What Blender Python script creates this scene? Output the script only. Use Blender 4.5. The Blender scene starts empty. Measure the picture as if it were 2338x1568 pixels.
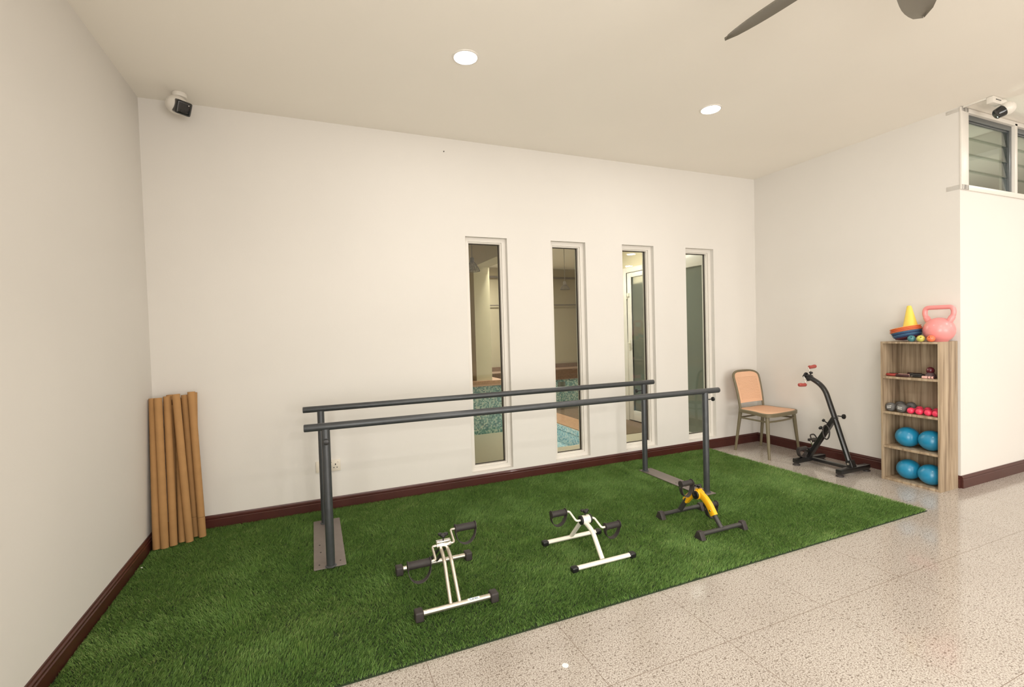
import bpy, bmesh, math, random
import numpy as np
from mathutils import Vector, Matrix
random.seed(7)
PI = math.pi
SC = bpy.context.scene
COL = SC.collection

# ------------------------------------------------------------------ camera
W, D, H = 5.69, 1.852, 2.974          # alcove width, depth of the right wall, ceiling height
CAM = Vector((1.0172, -3.9085, 1.344))
yw, pt, rl = 0.3979, 0.0269, -0.0289
F_ = Vector((math.sin(yw)*math.cos(pt), math.cos(yw)*math.cos(pt), -math.sin(pt)))
R_ = Vector((math.cos(yw), -math.sin(yw), 0)); U_ = R_.cross(F_)
R2 = R_*math.cos(rl)+U_*math.sin(rl); U2 = -R_*math.sin(rl)+U_*math.cos(rl)
cd = bpy.data.cameras.new('camera'); cam = bpy.data.objects.new('camera', cd); COL.objects.link(cam)
cd.sensor_width = 36; cd.lens = 1081.73/2338*36; cd.clip_start = .05; cd.clip_end = 60
M = Matrix((R2, U2, -F_)).transposed().to_4x4(); M.translation = CAM
cam.matrix_world = M
SC.camera = cam

# ------------------------------------------------------------------ world, lights, exposure
SC.view_settings.view_transform = 'Standard'; SC.view_settings.look = 'None'
SC.view_settings.exposure = -0.07; SC.view_settings.gamma = 1; SC.view_settings.use_curve_mapping = False
wd = bpy.data.worlds.new('world'); SC.world = wd; wd.use_nodes = True
wd.node_tree.nodes['Background'].inputs[0].default_value = (.6, .65, .75, 1)
wd.node_tree.nodes['Background'].inputs[1].default_value = .05

def lamp(name, loc, power, size, col=(1, .93, .84), spread=180, tilt=(0, 0, 0)):
    l = bpy.data.lights.new(name, 'AREA'); l.shape = 'DISK'; l.size = size; l.energy = power
    l.color = col; l.spread = math.radians(spread)
    o = bpy.data.objects.new(name, l); o.location = loc; o.rotation_euler = tilt; COL.objects.link(o)
    return o
ZL = H-.012
WARM = (1, .96, .90); COOL = (1, .98, .95)
DL = [(1.915, -1.188), (3.854, -1.167)]                       # the two downlights in view
for x, y in DL: lamp('downlight_glow', (x, y, ZL), 6.5, .12, COOL)
for x, y, p in ((1.915, -3.25, 13), (3.854, -3.25, 15), (5.9, -3.4, 15), (7.6, -2.75, 11), (7.6, -4.6, 15),
             (1.915, -5.3, 20), (3.854, -5.3, 26), (6.4, -6.3, 32), (8.8, -6.3, 25)):
    lamp('downlight_glow', (x, y, ZL), p, .18, WARM if x < 5 else COOL)
# daylight panel added, unseen, at the solid wall behind the camera, for brightness
def front_fill(x, z, w, h, p, col):
    l = bpy.data.lights.new('front_fill_light', 'AREA'); l.shape = 'RECTANGLE'; l.size = w; l.size_y = h; l.energy = p; l.color = col
    o = bpy.data.objects.new('front_fill_light', l); o.location = (x, -8.52, z); o.rotation_euler = (math.radians(90), 0, 0); COL.objects.link(o)
front_fill(3.2, 1.2, 3.2, 2.2, 150, (1, .985, .96))
l = bpy.data.lights.new('side_fill_light', 'AREA'); l.shape = 'RECTANGLE'; l.size = 2.8; l.size_y = 2.1; l.energy = 160; l.color = (.98, .99, .96)
o = bpy.data.objects.new('side_fill_light', l); o.location = (.05, -5.5, 1.25); o.rotation_euler = (math.radians(90), 0, math.radians(-90)); COL.objects.link(o)  # added fill panel at the solid left wall, unseen, to brighten the right wall
# pool hall and the room behind the louvres
lamp('pool_hall_glow', (3.2, 1.6, 2.55), 34, .3, WARM); lamp('pool_hall_glow', (4.4, 1.3, 2.55), 32, .3, WARM)
lamp('pool_hall_glow', (3.6, 4.0, 2.55), 90, .3, WARM)
lamp('side_room_fill', (6.6, .5, 1.3), 60, .8, COOL, tilt=(math.radians(-115), 0, 0))  # added fill lamp, out of view, lifting the dark ceiling behind the louvres

# ------------------------------------------------------------------ materials
def s2l(c):
    return tuple(((v/255)/12.92 if v/255 <= .04045 else ((v/255+.055)/1.055)**2.4) for v in c)
def mat(name, rgb, rough=.5, metal=0, spec=.5, coat=0, bump=0, bscale=60, var=0, vscale=8, emit=0, sheen=0, trans=0):
    m = bpy.data.materials.new(name); m.use_nodes = True; nt = m.node_tree; b = nt.nodes['Principled BSDF']
    c = (*s2l(rgb), 1)
    b.inputs['Base Color'].default_value = c; b.inputs['Roughness'].default_value = rough
    b.inputs['Metallic'].default_value = metal; b.inputs['Specular IOR Level'].default_value = spec
    b.inputs['Coat Weight'].default_value = coat; b.inputs['Coat Roughness'].default_value = .08
    if trans: b.inputs['Transmission Weight'].default_value = trans
    if emit: b.inputs['Emission Color'].default_value = c; b.inputs['Emission Strength'].default_value = emit
    tc = nt.nodes.new('ShaderNodeTexCoord')
    if var:
        n = nt.nodes.new('ShaderNodeTexNoise'); n.inputs['Scale'].default_value = vscale; n.inputs['Detail'].default_value = 4
        mp = nt.nodes.new('ShaderNodeMapRange'); mp.inputs[1].default_value = .3; mp.inputs[2].default_value = .7
        mp.inputs[3].default_value = 1-var; mp.inputs[4].default_value = 1+var
        h = nt.nodes.new('ShaderNodeHueSaturation'); h.inputs['Color'].default_value = c
        nt.links.new(tc.outputs['Object'], n.inputs['Vector']); nt.links.new(n.outputs[0], mp.inputs[0])
        nt.links.new(mp.outputs[0], h.inputs['Value']); nt.links.new(h.outputs[0], b.inputs['Base Color'])
    if bump:
        n = nt.nodes.new('ShaderNodeTexNoise'); n.inputs['Scale'].default_value = bscale; n.inputs['Detail'].default_value = 5
        bp = nt.nodes.new('ShaderNodeBump'); bp.inputs['Strength'].default_value = bump; bp.inputs['Distance'].default_value = .002
        nt.links.new(tc.outputs['Object'], n.inputs['Vector']); nt.links.new(n.outputs[0], bp.inputs['Height'])
        nt.links.new(bp.outputs[0], b.inputs['Normal'])
    return m
M_wall = mat('wall_paint', (225, 220, 213), .7, spec=.25, bump=.12, bscale=90, var=.012, vscale=1.5)
M_ceil = mat('ceiling_paint', (248, 242, 232), .8, spec=.2, bump=.06, bscale=60, var=.01, vscale=1.2)
M_skirt = mat('maroon_skirting', (72, 33, 27), .35, spec=.5, coat=.1, var=.12, vscale=5)
M_white = mat('white_upvc', (229, 223, 214), .35)
M_gask = mat('dark_gasket', (58, 48, 40), .6)
M_alum = mat('grey_aluminium', (120, 124, 126), .35, metal=.7)
M_steel = mat('charcoal_steel', (74, 76, 78), .34, metal=.35, var=.08, vscale=30)
M_plate = mat('grey_painted_plate', (122, 112, 106), .45, metal=.2, var=.05, vscale=20)
M_bolt = mat('dark_bolt', (50, 48, 46), .5, metal=.4)
M_rub = mat('black_rubber', (52, 46, 44), .55, bump=.1, bscale=200)
M_foam = mat('black_foam', (44, 39, 37), .62, bump=.15, bscale=300)
M_silver = mat('brushed_silver', (205, 196, 182), .3, metal=.85, var=.03, vscale=40)
M_chrome = mat('chrome', (225, 222, 218), .15, metal=1)
M_blackm = mat('black_metal', (38, 36, 35), .38, metal=.2)
M_whitem = mat('white_enamel', (236, 230, 216), .35, coat=.2)
M_yellow = mat('yellow_plastic', (240, 178, 22), .35, coat=.2)
M_dkgrey = mat('dark_grey_metal', (64, 62, 60), .42, metal=.2)
M_blackp = mat('black_plastic', (24, 23, 23), .35)
M_bikeblk = mat('gloss_black_steel', (26, 25, 25), .28, coat=.3)
M_redgrip = mat('red_foam_grip', (170, 78, 70), .6)
M_card = mat('kraft_cardboard', (176, 134, 88), .8, spec=.2, bump=.25, bscale=40, var=.05, vscale=12)
M_cardin = mat('cardboard_inside', (110, 80, 50), .9)
M_chair = mat('olive_plastic', (112, 102, 78), .45, bump=.05)
M_cane = mat('peach_cane', (228, 182, 148), .55, bump=.1, bscale=400)
M_pink = mat('pink_enamel', (234, 148, 146), .35, coat=.25, var=.02)
M_cone = mat('yellow_cone', (236, 206, 84), .45)
M_or1 = mat('orange_disc', (244, 150, 88), .45); M_or2 = mat('coral_disc', (236, 128, 86), .45)
M_bl1 = mat('blue_disc', (84, 124, 158), .45); M_bl2 = mat('slate_blue_disc', (62, 84, 124), .45); M_pur = mat('purple_disc', (104, 42, 58), .45)
M_egg = [mat('teal_gel', (70, 128, 134), .3, coat=.3, var=.15, vscale=30), mat('lime_gel', (206, 198, 92), .3, coat=.3, var=.15, vscale=30),
         mat('orange_gel', (240, 118, 76), .3, coat=.3, var=.06, vscale=30)]
M_ball = mat('blue_pvc', (30, 132, 172), .32, coat=.25, var=.03, vscale=10)
M_dbg = mat('grey_neoprene', (98, 96, 94), .6, bump=.2, bscale=220)
M_dbp = mat('pink_vinyl', (238, 62, 96), .35, coat=.2)
M_txt = mat('white_print', (228, 226, 222), .6)
M_red = mat('dull_red', (176, 70, 64), .5); M_palep = mat('pale_pink_plastic', (226, 178, 168), .45); M_maroon = mat('maroon_rubber', (92, 28, 40), .25, coat=.4)
M_dkmaroon = mat('dark_maroon_foam', (58, 24, 24), .6)
M_plum = mat('grey_plum_rubber', (88, 66, 68), .45, bump=.4, bscale=120)
M_cam = mat('white_camera_plastic', (228, 222, 212), .3)
M_lens = mat('camera_lens_glass', (20, 22, 24), .08, coat=.6)
M_led = mat('lit_diffuser', (255, 252, 246), .5, emit=7)
M_fan = mat('grey_fan_blade', (112, 106, 94), .4)
M_socket = mat('ivory_plastic', (226, 216, 200), .4)
M_blue = mat('blue_sticker_ink', (60, 110, 150), .5)
M_col = mat('cream_column_paint', (212, 200, 170), .7, var=.02)
M_hallwall = mat('hall_plaster', (176, 164, 140), .8, var=.06, vscale=1.2)
M_band = mat('brown_tile_band', (120, 92, 74), .5, var=.2, vscale=30)
M_coping = mat('tan_stone_coping', (186, 146, 116), .6, var=.15, vscale=40)
M_hallfloor = mat('hall_floor_stone', (206, 194, 172), .45, var=.16, vscale=120)
M_deck = mat('brown_deck', (120, 98, 80), .5, var=.15, vscale=30)
M_pend = mat('brown_wire', (92, 82, 70), .6)
M_chrhandle = mat('white_handle', (225, 220, 205), .3)
M_drkglass = mat('smoked_glass', (104, 108, 98), .06, spec=.6, coat=.4)
M_panel = mat('grey_tinted_panel', (112, 118, 108), .12, spec=.6)
M_scrap = mat('white_paper', (238, 236, 230), .8)

def mosaic(name, cols, scale, rough=.25):
    m = bpy.data.materials.new(name); m.use_nodes = True; nt = m.node_tree; b = nt.nodes['Principled BSDF']; b.inputs['Roughness'].default_value = rough
    tc = nt.nodes.new('ShaderNodeTexCoord'); vm = nt.nodes.new('ShaderNodeVectorMath'); vm.operation = 'SCALE'; vm.inputs['Scale'].default_value = scale
    fl = nt.nodes.new('ShaderNodeVectorMath'); fl.operation = 'FLOOR'; wn = nt.nodes.new('ShaderNodeTexWhiteNoise'); cr = nt.nodes.new('ShaderNodeValToRGB')
    cr.color_ramp.interpolation = 'CONSTANT'
    for i, c in enumerate(cols):
        e = cr.color_ramp.elements[0] if i == 0 else cr.color_ramp.elements.new(i/len(cols))
        e.position = i/len(cols); e.color = (*s2l(c), 1)
    while len(cr.color_ramp.elements) > len(cols): cr.color_ramp.elements.remove(cr.color_ramp.elements[-1])
    nt.links.new(tc.outputs['Object'], vm.inputs[0]); nt.links.new(vm.outputs[0], fl.inputs[0]); nt.links.new(fl.outputs[0], wn.inputs[0])
    nt.links.new(wn.outputs[0], cr.inputs[0]); nt.links.new(cr.outputs[0], b.inputs['Base Color'])
    return m
M_mosaic = mosaic('teal_mosaic', [(104, 146, 144), (130, 172, 168), (164, 192, 182), (86, 126, 130), (190, 206, 192)], 62)
M_mosaic2 = mosaic('pale_blue_mosaic', [(210, 232, 236), (245, 250, 248), (150, 196, 214), (250, 252, 248), (190, 220, 230)], 55)

def glass_mat(name, tint, refl=1.0):
    m = bpy.data.materials.new(name); m.use_nodes = True; nt = m.node_tree; nt.nodes.clear()
    o = nt.nodes.new('ShaderNodeOutputMaterial'); t = nt.nodes.new('ShaderNodeBsdfTransparent'); g = nt.nodes.new('ShaderNodeBsdfGlossy')
    mx = nt.nodes.new('ShaderNodeMixShader'); ge = nt.nodes.new('ShaderNodeNewGeometry'); dt = nt.nodes.new('ShaderNodeVectorMath'); dt.operation = 'DOT_PRODUCT'
    nt.links.new(ge.outputs['Normal'], dt.inputs[0]); nt.links.new(ge.outputs['Incoming'], dt.inputs[1])
    def mth(op, a, b=None):
        q = nt.nodes.new('ShaderNodeMath'); q.operation = op; nt.links.new(a, q.inputs[0])
        if b is not None: q.inputs[1].default_value = b
        return q.outputs[0]
    c1 = mth('MULTIPLY', mth('ABSOLUTE', dt.outputs['Value']), -1); fo = mth('ADD', mth('MULTIPLY', mth('POWER', mth('ADD', c1, 1), 5), .96), .04)
    mul = nt.nodes.new('ShaderNodeMath'); mul.operation = 'MULTIPLY'; mul.inputs[1].default_value = refl
    t.inputs[0].default_value = (*tint, 1); g.inputs['Roughness'].default_value = .01
    nt.links.new(fo, mul.inputs[0]); nt.links.new(mul.outputs[0], mx.inputs[0])
    nt.links.new(t.outputs[0], mx.inputs[1]); nt.links.new(g.outputs[0], mx.inputs[2]); nt.links.new(mx.outputs[0], o.inputs[0])
    return m
M_glass = glass_mat('window_glass', (.86, .88, .84)); M_louvre = glass_mat('louvre_glass', (.72, .77, .72), 1.4)
M_clear = glass_mat('clear_plastic', (.9, .9, .9)); M_water = glass_mat('pool_water', (.95, .985, .99), .4)

# floor: speckled granite tiles of 0.6 m
def floor_material():
    m = bpy.data.materials.new('speckled_granite_tiles'); m.use_nodes = True; nt = m.node_tree; N = nt.nodes.new; L = nt.links.new
    b = nt.nodes['Principled BSDF']; tc = N('ShaderNodeTexCoord')
    def noise(sc, det=2):
        n = N('ShaderNodeTexNoise'); n.inputs['Scale'].default_value = sc; n.inputs['Detail'].default_value = det; L(tc.outputs['Object'], n.inputs['Vector']); return n
    def ramp(src, stops):
        r = N('ShaderNodeValToRGB'); els = r.color_ramp.elements
        while len(els) < len(stops): els.new(.5)
        for e, (p, c) in zip(els, stops): e.position = p; e.color = (*c, 1)
        L(src, r.inputs[0]); return r
    base = ramp(noise(190, 1.5).outputs[0], [(.30, s2l((108, 97, 88))), (.42, s2l((164, 153, 143))), (.52, s2l((184, 175, 165))), (.68, s2l((206, 199, 191)))])
    sp = ramp(noise(75, 1).outputs[0], [(.30, (.50, .46, .43)), (.40, (1, 1, 1))])
    pat = ramp(noise(2.2, 3).outputs[0], [(.3, (.93, .92, .91)), (.62, (1, 1, 1))])
    mu = N('ShaderNodeMix'); mu.data_type = 'RGBA'; mu.blend_type = 'MULTIPLY'; mu.inputs[0].default_value = 1
    mu2 = N('ShaderNodeMix'); mu2.data_type = 'RGBA'; mu2.blend_type = 'MULTIPLY'; mu2.inputs[0].default_value = 1
    L(base.outputs[0], mu.inputs[6]); L(sp.outputs[0], mu.inputs[7]); L(mu.outputs[2], mu2.inputs[6]); L(pat.outputs[0], mu2.inputs[7])
    sx = N('ShaderNodeSeparateXYZ'); L(tc.outputs['Object'], sx.inputs[0])
    ds = []
    for ax, off in (('X', 1.997), ('Y', -2.428)):
        a = N('ShaderNodeMath'); a.operation = 'SUBTRACT'; L(sx.outputs[ax], a.inputs[0]); a.inputs[1].default_value = off-.3
        p = N('ShaderNodeMath'); p.operation = 'FLOORED_MODULO'; L(a.outputs[0], p.inputs[0]); p.inputs[1].default_value = .6
        s = N('ShaderNodeMath'); s.operation = 'SUBTRACT'; L(p.outputs[0], s.inputs[0]); s.inputs[1].default_value = .3
        q = N('ShaderNodeMath'); q.operation = 'ABSOLUTE'; L(s.outputs[0], q.inputs[0]); ds.append(q)
    mn = N('ShaderNodeMath'); mn.operation = 'MINIMUM'; L(ds[0].outputs[0], mn.inputs[0]); L(ds[1].outputs[0], mn.inputs[1])
    lt = N('ShaderNodeMath'); lt.operation = 'LESS_THAN'; L(mn.outputs[0], lt.inputs[0]); lt.inputs[1].default_value = .0011
    mx = N('ShaderNodeMix'); mx.data_type = 'RGBA'; L(lt.outputs[0], mx.inputs[0]); L(mu2.outputs[2], mx.inputs[6]); mx.inputs[7].default_value = (*s2l((118, 100, 86)), 1)
    L(mx.outputs[2], b.inputs['Base Color']); b.inputs['Roughness'].default_value = .115; b.inputs['Specular IOR Level'].default_value = .6
    return m
M_floor = floor_material()

def wood_material():
    m = bpy.data.materials.new('oak_laminate'); m.use_nodes = True; nt = m.node_tree; N = nt.nodes.new; L = nt.links.new
    b = nt.nodes['Principled BSDF']; tc = N('ShaderNodeTexCoord'); mp = N('ShaderNodeMapping'); L(tc.outputs['Object'], mp.inputs[0])
    mp.inputs['Scale'].default_value = (1, 1, .045)
    n = N('ShaderNodeTexNoise'); n.inputs['Scale'].default_value = 42; n.inputs['Detail'].default_value = 6; n.inputs['Distortion'].default_value = .6; L(mp.outputs[0], n.inputs[0])
    r = N('ShaderNodeValToRGB'); e = r.color_ramp.elements; e.new(.5)
    for q, (p, c) in zip(e, [(.3, (126, 104, 82)), (.5, (166, 145, 119)), (.72, (192, 172, 146))]): q.position = p; q.color = (*s2l(c), 1)
    mp2 = N('ShaderNodeMapping'); L(tc.outputs['Object'], mp2.inputs[0]); mp2.inputs['Scale'].default_value = (1, 1, .25)
    n2 = N('ShaderNodeTexNoise'); n2.inputs['Scale'].default_value = 9; n2.inputs['Detail'].default_value = 2; L(mp2.outputs[0], n2.inputs[0])
    r2 = N('ShaderNodeMapRange'); r2.inputs[1].default_value = .3; r2.inputs[2].default_value = .7; r2.inputs[3].default_value = .86; r2.inputs[4].default_value = 1.08; L(n2.outputs[0], r2.inputs[0])
    h = N('ShaderNodeHueSaturation'); L(n.outputs[0], r.inputs[0]); L(r.outputs[0], h.inputs['Color']); L(r2.outputs[0], h.inputs['Value'])
    L(h.outputs[0], b.inputs['Base Color']); b.inputs['Roughness'].default_value = .45
    return m
M_wood = wood_material()

def turf_material():
    m = bpy.data.materials.new('artificial_grass'); m.use_nodes = True; nt = m.node_tree; N = nt.nodes.new; L = nt.links.new
    b = nt.nodes['Principled BSDF']; at = N('ShaderNodeAttribute'); at.attribute_name = 'fibre'
    r = N('ShaderNodeValToRGB'); e = r.color_ramp.elements; e.new(.5); e.new(.9)
    for q, (p, c) in zip(e, [(0, (84, 122, 58)), (.45, (112, 148, 74)), (.85, (140, 170, 92)), (1, (184, 188, 130))]): q.position = p; q.color = (*s2l(c), 1)
    L(at.outputs['Fac'], r.inputs[0]); L(r.outputs[0], b.inputs['Base Color']); b.inputs['Roughness'].default_value = .5; b.inputs['Specular IOR Level'].default_value = .35
    tr = N('ShaderNodeBsdfTranslucent'); L(r.outputs[0], tr.inputs[0]); mx = N('ShaderNodeMixShader'); mx.inputs[0].default_value = .25
    out = nt.nodes['Material Output']; L(b.outputs[0], mx.inputs[1]); L(tr.outputs[0], mx.inputs[2]); L(mx.outputs[0], out.inputs[0])
    return m
M_turf = turf_material(); M_backing = mat('turf_backing', (36, 50, 25), .9)

# ------------------------------------------------------------------ mesh helpers
class MB:
    def __init__(s): s.bm = bmesh.new()
    def box(s, a, b, bev=0, rot=None, seg=2):
        a, b = Vector(a), Vector(b); c = (a+b)/2; d = b-a
        t = bmesh.new(); bmesh.ops.create_cube(t, size=1)
        for v in t.verts: v.co = Vector((v.co.x*abs(d.x), v.co.y*abs(d.y), v.co.z*abs(d.z)))
        if bev: bmesh.ops.bevel(t, geom=list(t.edges), offset=bev, segments=seg, affect='EDGES', profile=.6)
        m = Matrix.Translation(c) @ (rot.to_4x4() if rot is not None else Matrix.Identity(4))
        t.transform(m); s.add(t); return s
    def add(s, t):
        me = bpy.data.meshes.new('t'); t.to_mesh(me); t.free(); s.bm.from_mesh(me); bpy.data.meshes.remove(me)
    def ring(s, c, t, u, v, prof): return [s.bm.verts.new(c+u*p[0]+v*p[1]) for p in prof]
    def sweep(s, pts, prof, closed=False, up=None, caps=True, scale=None):
        pts = [Vector(p) for p in pts]; n = len(pts); rings = []; u = None
        for i, p in enumerate(pts):
            if closed: t = (pts[(i+1) % n]-pts[i-1]).normalized()
            else: t = (pts[min(i+1, n-1)]-pts[max(i-1, 0)]).normalized()
            if up is not None:
                v = Vector(up); u = v.cross(t)
                if u.length < 1e-6: u = Vector((1, 0, 0))
                u.normalize(); v = t.cross(u)
            else:
                if u is None: u = t.orthogonal().normalized()
                else: u = (u-t*u.dot(t)).normalized()
                v = t.cross(u)
            k = scale[i] if scale else 1
            rings.append(s.ring(p, t, u*k, v*k, prof))
        m = len(prof)
        for i in range(n if closed else n-1):
            A, B = rings[i], rings[(i+1) % n]
            for j in range(m): s.bm.faces.new((A[j], A[(j+1) % m], B[(j+1) % m], B[j]))
        if caps and not closed:
            s.bm.faces.new(list(reversed(rings[0]))); s.bm.faces.new(rings[-1])
        return s
    def tube(s, pts, r, seg=16, closed=False, caps=True, scale=None):
        return s.sweep(pts, [(r*math.cos(2*PI*j/seg), r*math.sin(2*PI*j/seg)) for j in range(seg)], closed, None, caps, scale)
    def cyl(s, a, b, r, seg=24, bev=0):
        a, b = Vector(a), Vector(b)
        if bev:
            d = (b-a).normalized(); L = (b-a).length
            pts = [a, a+d*bev*.3, a+d*bev, b-d*bev, b-d*bev*.3, b]; sc = [1-bev/r, 1-bev*.3/r, 1, 1, 1-bev*.3/r, 1-bev/r]
            return s.tube(pts, r, seg, scale=sc)
        return s.tube([a, b], r, seg)
    def rect(s, pts, w, h, up, bev=.002, closed=False):
        w /= 2; h /= 2; b = bev
        return s.sweep(pts, [(w-b, -h), (w, -h+b), (w, h-b), (w-b, h), (-w+b, h), (-w, h-b), (-w, -h+b), (-w+b, -h)], closed, up)
    def lathe(s, prof, mt=None, seg=32, cap0=True, cap1=True):   # prof [(r,z)]
        mt = mt or Matrix.Identity(4); rings = []
        for r, z in prof: rings.append([s.bm.verts.new(mt @ Vector((r*math.cos(2*PI*j/seg), r*math.sin(2*PI*j/seg), z))) for j in range(seg)])
        for A, B in zip(rings, rings[1:]):
            for j in range(seg): s.bm.faces.new((A[j], A[(j+1) % seg], B[(j+1) % seg], B[j]))
        if cap0 and prof[0][0] > 1e-5: s.bm.faces.new(list(reversed(rings[0])))
        if cap1 and prof[-1][0] > 1e-5: s.bm.faces.new(rings[-1])
        return s
    def ball(s, c, r, sc=(1, 1, 1), seg=32):
        t = bmesh.new(); bmesh.ops.create_uvsphere(t, u_segments=seg, v_segments=seg//2, radius=r)
        t.transform(Matrix.Translation(c) @ Matrix.Diagonal((*sc, 1))); s.add(t); return s
    def prism(s, poly, axis, a, b, bev=0):   # polygon in the plane normal to axis, extruded from a to b
        idx = 'xyz'.index(axis)
        def P(p, q):
            l = list(p); l.insert(idx, q); return Vector(l)
        t = bmesh.new(); A = [t.verts.new(P(p, a)) for p in poly]; B = [t.verts.new(P(p, b)) for p in poly]; n = len(poly)
        t.faces.new(A); t.faces.new(list(reversed(B)))
        for i in range(n): t.faces.new((A[i], B[i], B[(i+1) % n], A[(i+1) % n]))
        bmesh.ops.recalc_face_normals(t, faces=t.faces)
        if bev: bmesh.ops.bevel(t, geom=list(t.edges), offset=bev, segments=2, affect='EDGES', profile=.6)
        s.add(t); return s
    def build(s, name, m, parent=None, smooth=38):
        bmesh.ops.remove_doubles(s.bm, verts=s.bm.verts, dist=1e-6)
        bmesh.ops.recalc_face_normals(s.bm, faces=s.bm.faces)
        r = parent
        while r is not None and r.parent: r = r.parent
        if r is not None:
            s.bm.transform(root_matrix(r).inverted())
        me = bpy.data.meshes.new(name); s.bm.to_mesh(me); s.bm.free()
        if smooth:
            me.polygons.foreach_set('use_smooth', [True]*len(me.polygons)); me.set_sharp_from_angle(angle=math.radians(smooth))
        me.materials.append(m)
        o = bpy.data.objects.new(name, me); COL.objects.link(o)
        if parent is not None: o.parent = parent
        return o
def root_matrix(r): return Matrix.Translation(r.location) @ r.rotation_euler.to_matrix().to_4x4()
def fillet(pts, r, n=6):
    pts = [Vector(p) for p in pts]; out = [pts[0]]
    for i in range(1, len(pts)-1):
        a, b, c = pts[i-1], pts[i], pts[i+1]; k = min(r, (a-b).length*.48, (c-b).length*.48)
        p = b+(a-b).normalized()*k; q = b+(c-b).normalized()*k
        for j in range(n+1):
            t = j/n; out.append(p*(1-t)**2+b*2*t*(1-t)+q*t*t)
    out.append(pts[-1]); return out
def tag(o, label, cat, group=None, kind=None):
    if label: o['label'] = label
    if cat: o['category'] = cat
    if group: o['group'] = group
    if kind: o['kind'] = kind
    return o
def thing(name, label, cat, loc=(0, 0, 0), rz=0, group=None):
    o = bpy.data.objects.new(name, None); COL.objects.link(o); o.location = loc; o.rotation_euler = (0, 0, rz); o.empty_display_size = .05
    return tag(o, label, cat, group)
def struct(name, mb, m, parent=None, smooth=0):
    o = mb.build(name, m, parent, smooth)
    if parent is None: o['kind'] = 'structure'
    return o
def dup(r, loc, label, group=None, rz=None):
    c = r.copy(); COL.objects.link(c); c.location = loc; c['label'] = label
    if rz is not None: c.rotation_euler = (0, 0, rz)
    if group: c['group'] = group
    for ch in [x for x in bpy.data.objects if x.parent == r]:
        d = ch.copy(); COL.objects.link(d); d.parent = c
        for g in [x for x in bpy.data.objects if x.parent == ch]:
            e = g.copy(); COL.objects.link(e); e.parent = d
    return c
def text_mesh(name, body, size, mt, m, parent, depth=.0004):
    cu = bpy.data.curves.new('t', 'FONT'); cu.body = body; cu.size = size; cu.extrude = depth; cu.align_x = 'CENTER'; cu.align_y = 'CENTER'
    to = bpy.data.objects.new('t', cu); COL.objects.link(to); bpy.context.view_layer.update()
    me = bpy.data.meshes.new_from_object(to); bpy.data.objects.remove(to); bpy.data.curves.remove(cu)
    r = parent
    while r.parent: r = r.parent
    me.transform(root_matrix(r).inverted() @ mt); me.name = name; me.materials.clear(); me.materials.append(m)
    o = bpy.data.objects.new(name, me); COL.objects.link(o); o.parent = parent; return o

# ------------------------------------------------------------------ the room shell
RX, RY = 10.2, -8.6
struct('floor', MB().box((-.12, RY, -.1), (RX, .15, 0)), M_floor)
struct('ceiling', MB().box((-.12, RY, H), (RX, .15, H+.1)), M_ceil)
struct('wall_left', MB().box((-.12, RY, 0), (0, .15, H)), M_wall)
WIN = [(2.253, 2.639), (3.077, 3.448), (3.869, 4.256), (4.675, 5.062)]
ZB, ZT = .118, 2.165
wb = MB(); xs = [0]
for a, b in WIN: xs += [a, b]
xs += [W]
for i in range(0, len(xs), 2): wb.box((xs[i], 0, 0), (xs[i+1], .15, H))
for a, b in WIN: wb.box((a, 0, 0), (b, .15, ZB)); wb.box((a, 0, ZT), (b, .15, H))
struct('wall_back', wb, M_wall)
struct('wall_right', MB().box((W, -D, 0), (W+.12, .15, H)), M_wall)
LX0, LX1, LZ0, LZ1 = 5.79, 7.3, 2.38, 2.955
struct('wall_louvre', MB().box((W+.12, -D, 0), (RX, -D+.12, LZ0)).box((LX1, -D, LZ0), (RX, -D+.12, H)).box((W+.12, -D, LZ1), (LX1, -D+.12, H)), M_wall)
struct('wall_front', MB().box((-.12, RY-.12, 0), (RX, RY, H)), M_wall)
struct('wall_far_right', MB().box((RX, RY, 0), (RX+.12, -D+.12, H)), M_wall)
BP = [(0, 0), (.016, 0), (.016, .066), (.012, .071), (.0145, .077), (.0145, .084), (.009, .090), (.006, .098), (0, .098)]
def skirt(name, axis, pos, sgn, a, b):
    mb = MB()
    poly = [(pos+sgn*p[0], p[1]) for p in BP]
    mb.prism(poly, axis, a, b); struct(name, mb, M_skirt)
skirt('baseboard_back', 'x', 0, -1, .0, W)
skirt('baseboard_left', 'y', 0, 1, RY, -.0001)
skirt('baseboard_right', 'y', W, -1, -D, -.0001)
skirt('baseboard_louvre', 'x', -D, -1, W-.001, RX)
skirt('baseboard_front', 'x', RY, 1, 0, RX)

# windows in the back wall
for n, (a, b) in enumerate(WIN, 1):
    w = MB(); g = MB(); f = .047
    w0 = bpy.data.objects.new('window_%d' % n, None); COL.objects.link(w0); w0.location = ((a+b)/2, .07, ZB); w0['kind'] = 'structure'
    def ring(mb, x0, x1, z0, z1, t, y0, y1):
        mb.box((x0, y0, z0), (x0+t, y1, z1)); mb.box((x1-t, y0, z0), (x1, y1, z1)); mb.box((x0+t, y0, z0), (x1-t, y1, z0+t)); mb.box((x0+t, y0, z1-t), (x1-t, y1, z1))
    ring(w, a, b, ZB, ZT, .035, .045, .135); ring(w, a+.035, b-.035, ZB+.035, ZT-.035, .011, .060, .125)
    w.build('window_frame', M_white, w0, 0)
    ring(g, a+.046, b-.046, ZB+.046, ZT-.046, .0045, .085, .105); g.build('gasket', M_gask, w0, 0)
    MB().box((a+.048, .092, ZB+.048), (b-.048, .098, ZT-.048)).build('pane', M_glass, w0, 0)

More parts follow.
